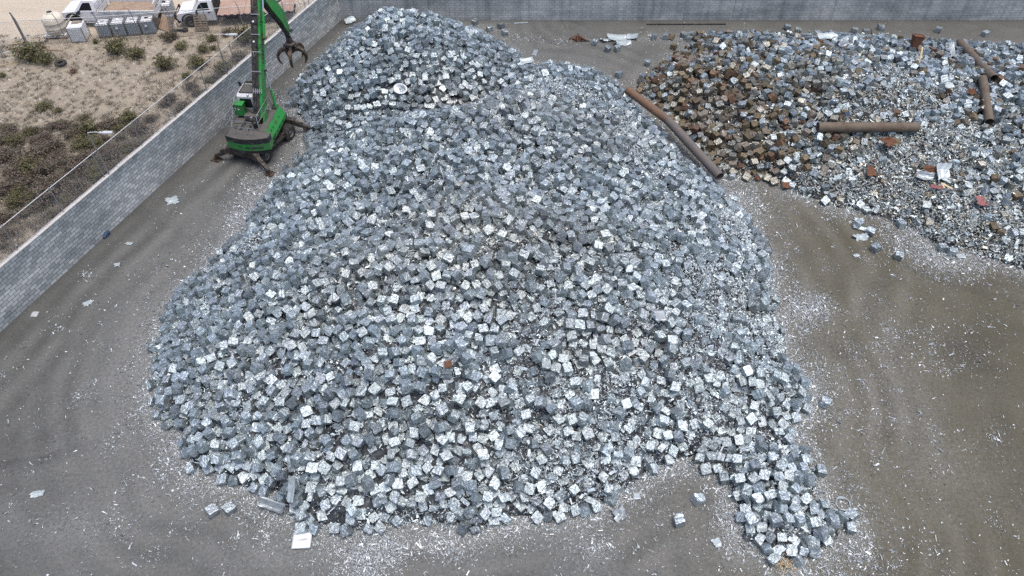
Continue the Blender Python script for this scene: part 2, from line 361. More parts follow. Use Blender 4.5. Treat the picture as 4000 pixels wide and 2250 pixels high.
cam = bpy.data.cameras.new("camera"); co = bpy.data.objects.new("camera", cam); link(co); S.camera = co
cam.sensor_width = 36; cam.lens = 36*FOC/4000; cam.clip_end = 3000
co.location = (0, 0, CAM_H); co.rotation_euler = (math.pi/2-PITCH, 0, 0)
S.view_settings.view_transform = 'Standard'; S.view_settings.look = 'None'; S.view_settings.exposure = EXPOSURE; S.view_settings.gamma = 1
S.render.engine = 'CYCLES'; S.cycles.use_denoising = False; S.cycles.max_bounces = 6
# ---------------------------------------------------------------- ground
g = MB().add([(-900, -300, -.02), (900, -300, -.02), (900, 1500, -.02), (-900, 1500, -.02)], [(0, 1, 2, 3)]).build("ground", MATS["dirt_lot"])
tag(g, "pale stony earth of the empty lot behind the block wall", kind="structure")
WA = R(20.2); CORNER = Vector((-13.5, 55.0, 0)); WD = Vector((-math.sin(WA), -math.cos(WA), 0)); WN = Vector((-math.cos(WA), math.sin(WA), 0))
def wpt(t, z=0, off=0): return CORNER + WD*t + WN*off + Vector((0, 0, z))
def yard():
    """one sheet of concrete; the heaps' fine dust, the brown earth and the tyre tracks are kept per vertex"""
    X, Y = np.meshgrid(np.concatenate([np.arange(-42, 46, .25), [60, 80, 110]]), np.concatenate([[-25, -5], np.arange(3, 54.9, .25), [55.1]]))
    P = np.c_[X.ravel(), Y.ravel()]; wl = -((P-np.array(CORNER[:2])) @ np.array(WN[:2]))
    h, dm, ds, dx = fields(P); dd = -np.maximum(dm, ds); out = -np.maximum(np.maximum(dm, ds), dx)
    dust = .7*np.exp(-np.maximum(out, 0)/.6)+.30*np.exp(-np.maximum(dd, 0)/3.0)*(.7+.6*lumps(P, 3, 8))+.15*(lumps(P, 5, 20)+.2)
    for x, y_, rx, ry, a_ in [(150, 1330, 160, 60, .4), (300, 1100, 110, 160, .3), (330, 820, 60, 200, .25), (700, 1400, 200, 40, .35), (2250, 950, 160, 200, .3), (2400, 1200, 140, 120, .22), (2040, 780, 60, 40, .5), (1850, 510, 70, 50, .6), (2380, 650, 80, 40, .6), (1500, 1400, 60, 50, .35), (600, 560, 50, 60, .4)]:
        c_, e_, f_ = np.array(atd(x, y_)), np.array(atd(x+rx, y_)), np.array(atd(x, y_-ry)); dust = dust+a_*np.exp(-((P[:, 0]-c_[0])/(e_[0]-c_[0]))**2-((P[:, 1]-c_[1])/(f_[1]-c_[1]))**2)
    dust *= np.clip((wl-.2)/1.6, .05, 1)
    brown = np.clip((P[:, 0]-3)/9+.35*lumps(P, 9, 2), 0, 1)*np.clip(1.3-np.maximum(P[:, 1]-43, 0)/6, .25, 1)
    # wheels went round the heap and along the wall
    trk = .5*np.sin(dd*5.2+1.5*lumps(P, 7, 9))*np.exp(-((dd-3.2)/2.6)**2)*(.6+lumps(P, 6, 14)) + .6*np.sin(wl*4.4+.8*lumps(P, 9, 22))*np.exp(-((wl-2.6)/2)**2)*(.7+lumps(P, 5, 3))
    trk += .35*np.sin((P[:, 0]*.75-P[:, 1]*.5)*3.6+2.2*lumps(P, 11, 6))*np.clip(lumps(P, 10, 18)*2, 0, 1)*(P[:, 0] > 4)
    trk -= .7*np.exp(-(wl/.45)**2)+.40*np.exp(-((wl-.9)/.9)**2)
    for x, y_, rx, ry, a_ in [(2440, 900, 60, 70, -.9), (2230, 1095, 26, 18, -.8), (90, 1060, 110, 200, -.35), (2560, 1180, 70, 200, -.45), (2520, 840, 90, 40, -.4), (130, 1290, 60, 60, -.5), (330, 900, 60, 240, .35), (420, 1250, 160, 60, .3), (2150, 1050, 90, 160, .3), (1650, 1380, 120, 40, .3), (1850, 540, 40, 60, .2)]:
        c_, e_, f_ = np.array(atd(x, y_)), np.array(atd(x+rx, y_)), np.array(atd(x, y_-ry)); trk = trk+a_*np.exp(-((P[:, 0]-c_[0])/(e_[0]-c_[0]))**2-((P[:, 1]-c_[1])/(f_[1]-c_[1]))**2)*(1+.5*lumps(P, 2.2, 11))
    nx, ny = X.shape[1], X.shape[0]; idx = np.arange(nx*ny).reshape(ny, nx)
    Q = np.stack([idx[:-1, :-1], idx[:-1, 1:], idx[1:, 1:], idx[1:, :-1]], -1).reshape(-1, 4)
    Q = Q[(wl[Q] > -.25).any(1)]
    used = np.unique(Q); mp = np.zeros(len(P), int); mp[used] = np.arange(len(used))
    P3 = np.c_[P, np.zeros(len(P))]; sh = np.minimum(wl+.1, 0); P3[:, :2] += np.array(WN[:2])*sh[:, None]   # the edge lies under the wall
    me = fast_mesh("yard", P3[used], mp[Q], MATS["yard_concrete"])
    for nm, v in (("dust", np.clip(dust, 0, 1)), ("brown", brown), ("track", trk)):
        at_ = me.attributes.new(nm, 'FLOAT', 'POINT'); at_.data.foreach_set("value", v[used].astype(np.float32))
    o = new_obj("yard", me); tag(o, "grey and brown dusty concrete floor of the scrap yard", kind="structure")
yard()
# walls: x runs along the wall, z up
def wall(name, label, origin, rz, length, h, mat):
    t = thing(name, label, "wall", origin, rz)
    MB().box((0, 0, -.02), (length, .2, h)).build("blockwork", MATS[mat], t)
    m = MB(); x = 0.0
    while x < length-.02:
        L = min(random.uniform(.7, 1.4), length-x); j = random.uniform(0, .012)
        m.box((x, -.018-j, h+.0005), (x+L-.015, .225+j, h+.035+random.uniform(0, .025))); x += L
    m.build("coping", MATS["mortar"], t)
    return t
LW = 62.0; e = wpt(LW)
wall("block_wall", "grey concrete block wall beside the vacant lot, topped with a pale mortar strip", (e.x, e.y, 0), math.atan2(-WD.y, -WD.x), LW, 2.8, "block_wall")
wall("block_wall", "long stained concrete block wall closing the far end of the yard", (CORNER.x+.006, CORNER.y+.02, 0), 0, 78.0, 3.4, "block_back")
# ---------------------------------------------------------------- bales
from mathutils import kdtree
def img(Pw, cam_at=(0, 0, CAM_H)):
    """world points -> photograph pixels and depth"""
    x, y_, z_ = Pw[:, 0]-cam_at[0], Pw[:, 1]-cam_at[1], cam_at[2]-Pw[:, 2]
    f = y_*CP+z_*SP
    return 2000+FOC*x/f, 1125+FOC*(z_*CP-y_*SP)/f, f
prng = np.random.RandomState(3)
def drop_layer(step, shift, lift, keep, minh):
    X, Y = np.meshgrid(np.arange(-19, 46, step), np.arange(9, 54.6, step)); X = X+(np.arange(X.shape[0]) % 2)[:, None]*step/2
    q_ = np.c_[X.ravel(), Y.ravel()]+prng.uniform(-.09, .09, (X.size, 2))+shift
    hh, d1, d2, d3 = fields(q_); ss = shred(q_, hh); d = np.maximum(np.maximum(d1, d2), d3)
    ok = (d > .1) & (hh > minh) & (prng.rand(len(q_)) < keep*(1-.9*ss)) & ~((d < .5) & (prng.rand(len(q_)) < .35))
    px, py, f = img(np.c_[q_, hh]); ok &= (px < 4250)
    return np.c_[q_, hh+lift-.16*ss][ok]
BP = np.concatenate([drop_layer(.435, 0, -.26, 1.0, .03), drop_layer(.47, .2, .08, .66, .45)])
BP[:, 2] = np.maximum(BP[:, 2], .17)
for it in range(18):      # push the cubes apart until they sit side by side
    kd = kdtree.KDTree(len(BP))
    for i, p in enumerate(BP): kd.insert(p, i)
    kd.balance(); ii, jj = [], []
    for i, p in enumerate(BP):
        for _, j, _d in kd.find_range(p, .455):
            if j > i: ii.append(i); jj.append(j)
    ii, jj = np.array(ii), np.array(jj); d = BP[ii]-BP[jj]; L = np.maximum(np.linalg.norm(d, axis=1, keepdims=True), 1e-4)
    mv = d/L*(.455-L)*.27; acc = np.zeros_like(BP)
    np.add.at(acc, ii, mv); np.add.at(acc, jj, -mv); BP = BP+acc
    h0 = fields(BP[:, :2])[0]; BP[:, 2] = np.maximum(np.clip(BP[:, 2]-.012, h0-.38, h0+.24), .17)
NB = len(BP)
h0 = fields(BP[:, :2])[0]; gxn = (fields(BP[:, :2]+[.3, 0])[0]-h0)/.3; gyn = (fields(BP[:, :2]+[0, .3])[0]-h0)/.3
bq = prng.normal(size=(NB, 4)); bq /= np.linalg.norm(bq, axis=1, keepdims=True)
for i in np.nonzero(prng.rand(NB) < np.where(fields(BP[:, :2])[0] < 1.2, .75, .52))[0]:
    up_ = Vector((-gxn[i]*.55+prng.normal(0, .16), -gyn[i]*.55+prng.normal(0, .16), 1)).normalized()
    bq[i] = Vector((0, 0, 1)).rotation_difference(up_) @ Quaternion((0, 0, 1), prng.uniform(0, 6.28))
bs = prng.uniform(.84, 1.15, (NB, 3)); sq = prng.rand(NB) < .13; bs[sq, prng.randint(0, 3, sq.sum())] *= prng.uniform(.5, .75, sq.sum())
def seen(cam_at):
    """pixels each cube shows at render size, nearest drawn last"""
    px, py, f = img(BP, cam_at); buf = np.full((640, 1100), -1, np.int32); x, y_ = px*.256, py*.256; r_ = .215*FOC/f*.256
    for i in np.argsort(-f):
        if -5 < x[i] < 1060 and -5 < y_[i] < 600: buf[max(0, int(y_[i]-r_[i]+.5)):max(0, int(y_[i]+r_[i]+.5)), max(0, int(x[i]-r_[i]+.5)):max(0, int(x[i]+r_[i]+.5))] = i
    b_ = buf[:576, :1024]; return np.bincount(b_[b_ >= 0], minlength=NB)
SEEN = seen((0, 0, CAM_H)); side = np.maximum(seen((-9, 3, CAM_H)), seen((9, 3, CAM_H)))
px, py, f = img(BP); px, py = px/1.5528, py/1.5528
def G2(x, y_, rx, ry): return np.exp(-((px-x)/rx)**2-((py-y_)/ry)**2)
bdm, bds, bdx = fields(BP[:, :2])[1:]; MIXED = (bdx > bdm) & (bdx > bds)
RUST = prng.rand(NB) < np.where(MIXED, .10+.5*np.clip(G2(1800, 250, 160, 110)+G2(1860, 340, 110, 90)+.8*G2(1740, 170, 80, 70)+.9*G2(1880, 400, 90, 50), 0, 1), 0)
order = np.argsort(-SEEN, kind='stable'); order = order[(SEEN[order] > 1) | (side[order] > 1) | (px[order] > 2576)]
order = np.concatenate([order[~RUST[order]], order[RUST[order]]]); NS = int((~RUST[order]).sum()); NR = len(order)-NS; NB = len(order)
BP, bq, bs, MIXED, bdm, bds = BP[order], bq[order], bs[order], MIXED[order], bdm[order], bds[order]
print("bales", NS, NR, SEEN.max())
def qmat(q):
    w, x, y_, z = q.T
    return np.stack([np.stack([1-2*(y_*y_+z*z), 2*(x*y_-w*z), 2*(x*z+w*y_)], -1), np.stack([2*(x*y_+w*z), 1-2*(x*x+z*z), 2*(y_*z-w*x)], -1), np.stack([2*(x*z-w*y_), 2*(y_*z+w*x), 1-2*(x*x+y_*y_)], -1)], 1)
BR = qmat(bq)
rng = np.random.RandomState(21)
def bale_shape(seed, n=5):
    """a crushed cube of pressed sheet metal: dented faces, ragged edges, split layers"""
    r = np.random.RandomState(seed); g_ = np.linspace(-1, 1, n+1); V, Q, key = [], [], {}
    for ax in range(3):
        for sg in (-1, 1):
            for i in range(n):
                for j in range(n):
                    q = []
                    for a_, b_ in ((i, j), (i+1, j), (i+1, j+1), (i, j+1)):
                        p = [0, 0, 0]; p[ax] = sg; p[(ax+1) % 3] = g_[a_]; p[(ax+2) % 3] = g_[b_]
                        k = tuple(np.round(p, 3))
                        if k not in key: key[k] = len(V); V.append(p)
                        q.append(key[k])
                    Q.append(q if sg > 0 else q[::-1])
    V = np.array(V, float); E = (np.abs(V) > .99).sum(1)
    lay = r.randint(3); V0 = V.copy()
    ph = r.rand(6)*6.28
    ridge = .03*np.sin(V0[:, lay]*7+ph[0]+1.2*np.sin(V0[:, (lay+1) % 3]*2+ph[1])) + .028*np.sin(V0[:, lay]*13+ph[2]+V0[:, (lay+2) % 3]*2)
    V = V0*(1-.012*(E == 2)-.05*(E == 3))[:, None]
    side = np.abs(V0[:, lay]) < .99
    V += V0*(ridge*side)[:, None]
    V += r.normal(0, .027, V.shape)*np.where(E > 1, 1.5, 1.0)[:, None]
    V[:, 0] += .10*r.normal()*V0[:, 1]; V[:, 1] += .08*r.normal()*V0[:, 2]; V[:, 2] += .06*r.normal()*V0[:, 0]
    for _ in range(r.randint(0, 3)):   # a knocked corner
        c_ = r.choice([-1, 1], 3); d = np.linalg.norm(V0-c_, axis=1); V -= c_*(.22*np.exp(-(d/.7)**2))[:, None]
    return V*BALE/2, np.array(Q)
KS = [bale_shape(100+i) for i in range(18)]
NV, NF = len(KS[0][0]), len(KS[0][1])
def dusty(P_):
    """broad belts where the metal is dull and dusty"""
    return np.clip(.9*gauss(P_, -1.5, 25, 7, 4)+.8*gauss(P_, 1.5, 36.5, 6, 3.5)+.7*gauss(P_, -4, 41, 3, 2)+.45*lumps(P_, 7, 30), 0, 1)
def tint(n, rusty, mixd, P_=None):
    r = rng
    v = np.clip(r.normal(.56, .07, n), .34, .76)
    c_ = v[:, None]*np.array([.87, 1.0, 1.05])*(1+r.normal(0, .008, (n, 3)))
    if P_ is not None:
        c_ *= (1+.20*lumps(P_, 8, 4))[:, None]; k_ = dusty(P_)[:, None]*(~mixd)[:, None]; c_ = c_*(1-k_*np.array([.02, .08, .13]))
    wz = .12 if P_ is None else np.clip(.10+.65*gauss(P_, 10, 42, 11, 9), 0, 1)
    w = r.rand(n) < np.where(mixd, wz, 0); c_[w] *= np.array([.98, .84, .70])*.9
    d = r.rand(n) < np.where(mixd, .4, .10); c_[d] *= .72
    if rusty:
        k = r.rand(n)
        c_ = np.where(k[:, None] < .55, np.array([.185, .145, .088]), np.where(k[:, None] < .66, np.array([.17, .10, .06]), np.array([.24, .205, .165])))*r.uniform(.6, 1.4, (n, 1))
    return c_
def facets(base, nf, amt=.11):
    """each facet is another piece of sheet"""
    f = np.clip(rng.normal(1, amt, (len(base), nf, 1)), .45, 1.6)
    return np.clip(base[:, None, :]*f, .015, .95)
VAR = rng.randint(0, len(KS), NB)
def joined(name, ids, mat, rusty):
    V = np.empty((len(ids), NV, 3)); Q = np.empty((len(ids), NF, 4), int)
    for k, i in enumerate(ids):
        v, q = KS[VAR[i]]; V[k] = (v*bs[i]) @ BR[i].T + BP[i]; Q[k] = q+k*NV
    colr = facets(tint(len(ids), rusty, MIXED[ids], BP[ids, :2]), NF).reshape(-1, 3)
    return new_obj(name, fast_mesh(name, V.reshape(-1, 3), Q.reshape(-1, 4), MATS[mat], colr))
IND = 285
sil_one = np.arange(0, IND); rust_one = NS+np.arange(0, min(290, NR))
o = joined("scrap_bales", np.arange(IND, NS), "silver", False)
tag(o, "mass of crushed silver scrap cubes making up the heaps", "scrap bales", kind="stuff")
if NR > 290:
    o = joined("rusty_scrap_bales", np.arange(NS+290, NB), "rust_metal", True)
    tag(o, "smaller rusty brown scrap cubes scattered through the mixed heap", "scrap bales", kind="stuff")
def variants(n, mat, rusty, mixd=False):
    out = []
    for i in range(n):
        v, q = KS[i % len(KS)]
        out.append(fast_mesh("scrap_bale", v, q, MATS[mat], facets(tint(1, rusty, np.array([mixd])), NF)[0]))
    return out
SV, RV = variants(54, "silver", False), variants(54, "rust_metal", True)
def bale(me, p, q, s, name, label, group=None):
    o = bpy.data.objects.new(name, me); o.location = p; o.rotation_mode = 'QUATERNION'; o.rotation_quaternion = q; o.scale = s
    link(o); return tag(o, label, "scrap bale", group)
for i in sil_one:
    fwd = BP[i, 1]*CP+(CAM_H-BP[i, 2])*SP
    px = 2000+FOC*BP[i, 0]/fwd; py = 1125+FOC*((CAM_H-BP[i, 2])*CP-BP[i, 1]*SP)/fwd
    if bds[i] > bdm[i]: zn = ("crumpled silver scrap cube in the narrow spur trailing off the big heap", "silver cubes in the spur of the heap")
    elif MIXED[i]: zn = ("crumpled silver scrap cube among rusty ones in the mixed heap", "silver cubes in the mixed heap")
    elif bdm[i] < 1.6 and py > 1700: zn = ("silver scrap cube along the front foot of the big heap", "silver cubes along the front foot of the heap")
    elif px < 1000: zn = ("silver scrap cube on the big heap's flank facing the block wall", "silver cubes on the wall side of the heap")
    elif py < 1250: zn = ("silver scrap cube on the rounded top of the big heap", "silver cubes on top of the heap")
    elif px > 2500: zn = ("silver scrap cube on the big heap's flank facing the brown yard floor", "silver cubes on the yard side of the heap")
    else: zn = ("silver scrap cube midway up the front slope of the big heap", "silver cubes on the front slope of the heap")
    bale(SV[i % len(SV)], BP[i], bq[i], bs[i], "scrap_bale", *zn)
for i in rust_one:
    bale(RV[i % len(RV)], BP[i], bq[i], bs[i], "rusty_scrap_bale", "rusty brown scrap cube in the mixed heap beyond the long pipe", "rusty cubes in the mixed heap")
# single cubes that lie by themselves on the concrete
LOOSE = [(1855,87,0,"silver scrap cube alone at the back wall's foot behind the far peak"),(1957,101,0,"silver scrap cube alone on concrete in front of the back wall, nearest the far peak"),(1912,113,0,"silver scrap cube at the far peak's outer edge, short of the litter patch"),(1973,128,0,"shaggy silver scrap cube beside the white litter patch at the far peak"),
 (2323,166,0,"silver scrap cube beside the bent white panels, on their near left"),(2374,192,0,"silver scrap cube on concrete, nearest the camera of the cubes by the bent panels"),(2412,190,0,"silver scrap cube directly below the bent white panels"),(2418,292,0,"silver scrap cube alone in the gap between the two heaps"),(2530,246,0,"silver scrap cube at the near corner of the mixed heap's tail"),
 (2671,136,0,"silver scrap cube left out on concrete beyond the mixed heap's tail"),(2692,152,0,"greyish scrap cube close beside the rusty one beyond the mixed heap"),(2732,133,1,"rusty scrap cube standing alone beyond the mixed heap"),(2632,183,1,"rusty brown scrap cube at the outer tip of the mixed heap"),
 (3075,107,0,"silver scrap cube on the concrete strip at the back wall, first from the corner"),(3117,121,0,"flattened silver scrap cube on the strip behind the mixed heap"),(3337,119,0,"silver scrap cube behind the white sheet on the mixed heap"),(3381,126,0,"silver scrap cube with a rod beside it behind the mixed heap"),(3440,108,0,"silver scrap cube standing closest to the back wall behind the mixed heap"),(3665,117,0,"silver scrap cube behind the rusty funnel at the back wall"),(3849,132,0,"silver scrap cube by the far end of the sloping pipe"),
 (3223,1573,0,"silver scrap cube alone on brown concrete beside the big heap's right edge"),(2729,1952,0,"silver scrap cube alone between the big heap and its spur"),(2652,2033,0,"shaggy silver scrap cube shedding strips between heap and spur"),(829,1998,0,"small silver scrap cube alone off the front left foot of the heap"),(897,1987,0,"silver scrap cube in white litter off the front left foot"),(3205,1840,0,"tilted silver scrap cube off the outer edge of the spur"),(3150,1800,0,"narrow silver scrap cube standing above the spur's outer edge"),
 (3352,875,0,"silver scrap cube at the lower edge of the mixed heap's scatter"),(3400,905,0,"silver scrap cube beside the torn white sheets below the mixed heap"),(3520,875,0,"silver scrap cube in the litter below the mixed heap"),(3680,968,0,"first silver scrap cube of the little row below the mixed heap"),(3718,985,0,"middle silver scrap cube of the little row below the mixed heap"),(3510,1000,0,"silver scrap cube in the white litter nearest the brown floor"),(3590,870,0,"silver scrap cube above the little row below the mixed heap"),(3420,970,0,"dark ragged scrap cube beside the bent white sheet")]
for k, (px, py, ru, lab) in enumerate(LOOSE):
    p = at(px, py, .17); q = Euler((random.gauss(0, .06), random.gauss(0, .06), random.uniform(0, 6.28))).to_quaternion()
    bale((RV if ru else SV)[(k*7) % 54], (p[0], p[1], .185), q, (1.0+random.uniform(-.08, .15), 1.05, 1.0), "rusty_scrap_bale" if ru else "scrap_bale", lab)
# ---------------------------------------------------------------- what lies between and under the cubes
st = .16
gx, gy = np.meshgrid(np.arange(-18.5, 46, st), np.arange(9, 54.7, st)); P = np.c_[gx.ravel(), gy.ravel()]
h, dm, ds, dx = fields(P); s = shred(P, h); dd = np.maximum(np.maximum(dm, ds), dx)
def core_z(h, s): return h-(.40*(1-s)+.03*s)
z = np.where(dd > -.3, core_z(h, s)+rng.normal(0, .035, len(P)), -1)
z = np.where(z < .02, -.06, z)
nx, ny = gx.shape[1], gx.shape[0]; idx = np.arange(nx*ny).reshape(ny, nx)
Q = np.stack([idx[:-1, :-1], idx[:-1, 1:], idx[1:, 1:], idx[1:, :-1]], -1).reshape(-1, 4)
Q = Q[(z[Q] > 0).any(1)]
fc = np.full((len(Q), 3), 1.0)*np.array([.065, .07, .075])*rng.uniform(.5, 1.5, (len(Q), 1))  # shade in the gaps between cubes is put into this dark colour
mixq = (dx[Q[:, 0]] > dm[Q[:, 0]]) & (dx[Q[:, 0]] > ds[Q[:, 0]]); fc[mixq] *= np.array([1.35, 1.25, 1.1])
used = np.unique(Q); remap = np.zeros(len(P), int); remap[used] = np.arange(len(used))
o = new_obj("scrap_heap_base", fast_mesh("scrap_heap_base", np.c_[P, z][used], remap[Q], MATS["shreds"], fc))
tag(o, "packed shredded metal below the cubes, coloured dark as shade in the gaps", "shredded metal", kind="stuff")
def flakes(pos, nrm, L, Wd, col, bend=.35):
    """bent strips of sheet, two quads each"""
    n = len(pos); t = rng.normal(size=(n, 3)); t -= nrm*(t*nrm).sum(1, keepdims=True); t /= np.linalg.norm(t, axis=1, keepdims=True)
    b_ = np.cross(nrm, t); up = nrm*(L*rng.uniform(-bend, bend, n))[:, None]; sk = t*(L*rng.uniform(-.25, .25, n))[:, None]
    a_, w = t*(L/2)[:, None], b_*(Wd/2)[:, None]
    w2 = w*rng.uniform(.4, 1.2, (n, 1))
    V = np.stack([pos-a_-w-up*.4, pos-a_+w2-up*.4+sk, pos+w+up*.5, pos-w2+up*.5, pos+a_-w-up*.4-sk, pos+a_+w2-up*.4], 1)
    i = np.arange(n)[:, None]*6
    Qf = np.stack([i+np.array([0, 3, 2, 1]), i+np.array([3, 4, 5, 2])], 1).reshape(-1, 4)
    return V.reshape(-1, 3), Qf, np.repeat(col, 2, 0)
def scatter(P_, dens, n, jit):
    p = dens/dens.sum(); k = rng.choice(len(P_), n, p=p); return P_[k]+rng.uniform(-jit/2, jit/2, (n, 2))
def flake_col(n, warm=0.0):
    v = np.clip(rng.normal(.60, .20, n), .12, .95)
    c_ = v[:, None]*np.array([.885, 1.0, 1.045])
    w = rng.rand(n) < warm; c_[w] *= np.array([.85, .72, .58])*.8
    return np.clip(c_, .02, .95)
def normals(n, sig):
    v = np.c_[rng.normal(0, sig, n), rng.normal(0, sig, n), np.ones(n)]; return v/np.linalg.norm(v, axis=1, keepdims=True)
vis = (P[:, 0] < 1.03*P[:, 1]+2) & (dd > .05)
den = np.where(vis, .38+4.2*np.clip(s, 0, 1), 0)*np.where(P[:, 1] > 38, .55, 1)
n = 125000; F = scatter(P, den, n, st); hf, a1, a2, a3 = fields(F); sf = shred(F, hf)
zf = core_z(hf, sf)+rng.uniform(.0, .22, n)+np.where(sf > .3, .05, 0)
ismix = (a3 > a1) & (a3 > a2)
cf = flake_col(n, .03); mm = flake_col(n, .26)*np.array([1.0, .99, .965])*.95; cf[ismix] = mm[ismix]; k_ = dusty(F)[:, None]*(~ismix)[:, None]; cf = cf*(1-k_*np.array([.04, .10, .17]))
big = rng.rand(n) < .06
wz_ = np.where(ismix, 1.45, 1.0); L = wz_*np.where(big, rng.uniform(.16, .32, n), rng.uniform(.05, .17, n)); Wd = wz_*np.where(big, rng.uniform(.05, .14, n), rng.uniform(.016, .05, n))
V, Qf, cc = flakes(np.c_[F, zf], normals(n, .6), L, Wd, cf)
o = new_obj("scrap_shreds", fast_mesh("scrap_shreds", V, Qf, MATS["shreds"], cc))
tag(o, "loose shredded metal strips lying among the cubes of the heaps", "shredded metal", kind="stuff")
# strips hanging on the cubes
n = 24000; k = rng.randint(0, NB, n); ax = rng.randint(0, 3, n); sg = rng.choice([-1, 1], n)
loc = rng.uniform(-.9, .9, (n, 3)); loc[np.arange(n), ax] = sg*1.06
nr = np.zeros((n, 3)); nr[np.arange(n), ax] = sg; nr = np.einsum('nij,nj->ni', BR[k], nr)
ok = nr[:, 2] > .15; pw = np.einsum('nij,nj->ni', BR[k], loc*BALE/2*bs[k])+BP[k]
nn = nr+rng.normal(0, .35, (n, 3)); nn /= np.linalg.norm(nn, axis=1, keepdims=True); n = ok.sum()
V, Qf, cc = flakes(pw[ok], nn[ok], rng.uniform(.05, .2, n), rng.uniform(.015, .05, n), flake_col(n, .05), .5)
o = new_obj("scrap_strips", fast_mesh("scrap_strips", V, Qf, MATS["shreds"], cc))
tag(o, "bright metal strips lying on top of the scrap cubes", "shredded metal", kind="stuff")
# litter on the concrete
gx, gy = np.meshgrid(np.arange(-27, 36, .2), np.arange(8, 54.6, .2)); P = np.c_[gx.ravel(), gy.ravel()]
h, dm, ds, dx = fields(P); out = -np.maximum(np.maximum(dm, ds), dx); near_main = -np.maximum(dm, ds)
wallside = (P-np.array(CORNER[:2])) @ np.array(WN[:2])
ln = np.clip(.5+lumps(P, 1.8, 20)*1.5, 0, 2); lb = np.clip(.6+lumps(P, 7, 30), .1, 2)
den = (.30*lb*ln*ln + .06 + 11.0*np.exp(-np.maximum(out, 0)/.36)*(.6+ln) + .9*ln*ln*np.exp(-np.maximum(near_main, 0)/3.0))
den *= np.where(P[:, 0] > 0, np.clip(.6+.8*lumps(P, 9, 12)+.5, .2, 1.6), 1)
den *= np.where(P[:, 1] > 45, .5, 1)
for x, y_, rx, ry, a_ in [(2035,770,45,30,16),(1990,810,45,28,9),(2380,650,75,38,13),(2300,615,60,30,7),(2250,590,50,30,5),(1850,515,70,42,14),(1800,450,50,25,8),(930,1405,60,55,16),(1060,1372,120,22,10),(1500,1380,40,30,4),(870,1385,60,25,4),(300,1330,60,20,2.5),(220,690,18,8,12),(690,470,60,30,2.5),(640,500,45,45,9),(590,560,25,45,10),(520,650,22,40,8),(420,1160,40,50,6),(640,1265,60,30,6),(1310,95,60,10,3),(1440,105,50,8,2.5),(1400,105,40,6,2),(2300,860,160,70,1.2),(2200,1000,120,120,.8),(1500,1370,40,40,2),(1650,1300,60,30,1.2),(150,830,30,10,3),(230,760,20,8,3)]:
    c_ = np.array(atd(x, y_)); e_ = np.array(atd(x+rx, y_)); f_ = np.array(atd(x, y_-ry))
    den = den+a_*np.exp(-((P[:, 0]-c_[0])/(e_[0]-c_[0]))**2-((P[:, 1]-c_[1])/(f_[1]-c_[1]))**2)
den = den*np.clip(1.1-P[:, 1]/90, .4, 1)
den = np.where((out > -.5) & (wallside < -.5), den, 0)
gw = len(np.arange(-27, 36, .2))
def den_at(F): return den[np.clip(np.round((F[:, 1]-8)/.2), 0, len(P)//gw-1).astype(int)*gw+np.clip(np.round((F[:, 0]+27)/.2), 0, gw-1).astype(int)]
n = 135000; F = scatter(P, den, n, .2)
cn = scatter(P, den*np.where(out > .6, 1, .1)+(out > .6)*.04, 900, .2); cs = rng.gamma(1.6, 14, 900).astype(int)+3   # swept-up clumps
F = np.concatenate([F]+[c_+rng.normal(0, 1, (k_, 2))*rng.uniform(.08, .45)*np.array([1, rng.uniform(.5, 1.2)]) for c_, k_ in zip(cn, cs)]); ok = (F-np.array(CORNER[:2])) @ np.array(WN[:2]) < -.25; F = F[ok & (F[:, 1] < 54.5)]; n = len(F)
pd = np.interp(den_at(F), [2, 9], [0, 1]); k = rng.rand(n)*(1-.3*pd); L = np.where(k < .02, rng.uniform(.13, .26, n), np.where(k < .70, rng.uniform(.02, .055, n), rng.uniform(.05, .13, n)))
Wd = L*np.where((rng.rand(n) < .4) & (L < .1), rng.uniform(.4, .8, n), rng.uniform(.12, .3, n))
cl = np.clip(rng.normal(.42, .15, n)+.12*pd, .14, .85)[:, None]*np.array([.93, 1.0, 1.03])
V, Qf, cc = flakes(np.c_[F, .006+rng.rand(n)*.012+L*.12], normals(n, .25), L, Wd, cl, .35)
o = new_obj("scrap_litter", fast_mesh("scrap_litter", V, Qf, MATS["shreds"], cc))
tag(o, "pale metal scraps littering the concrete around the heaps", "scrap litter", kind="stuff")
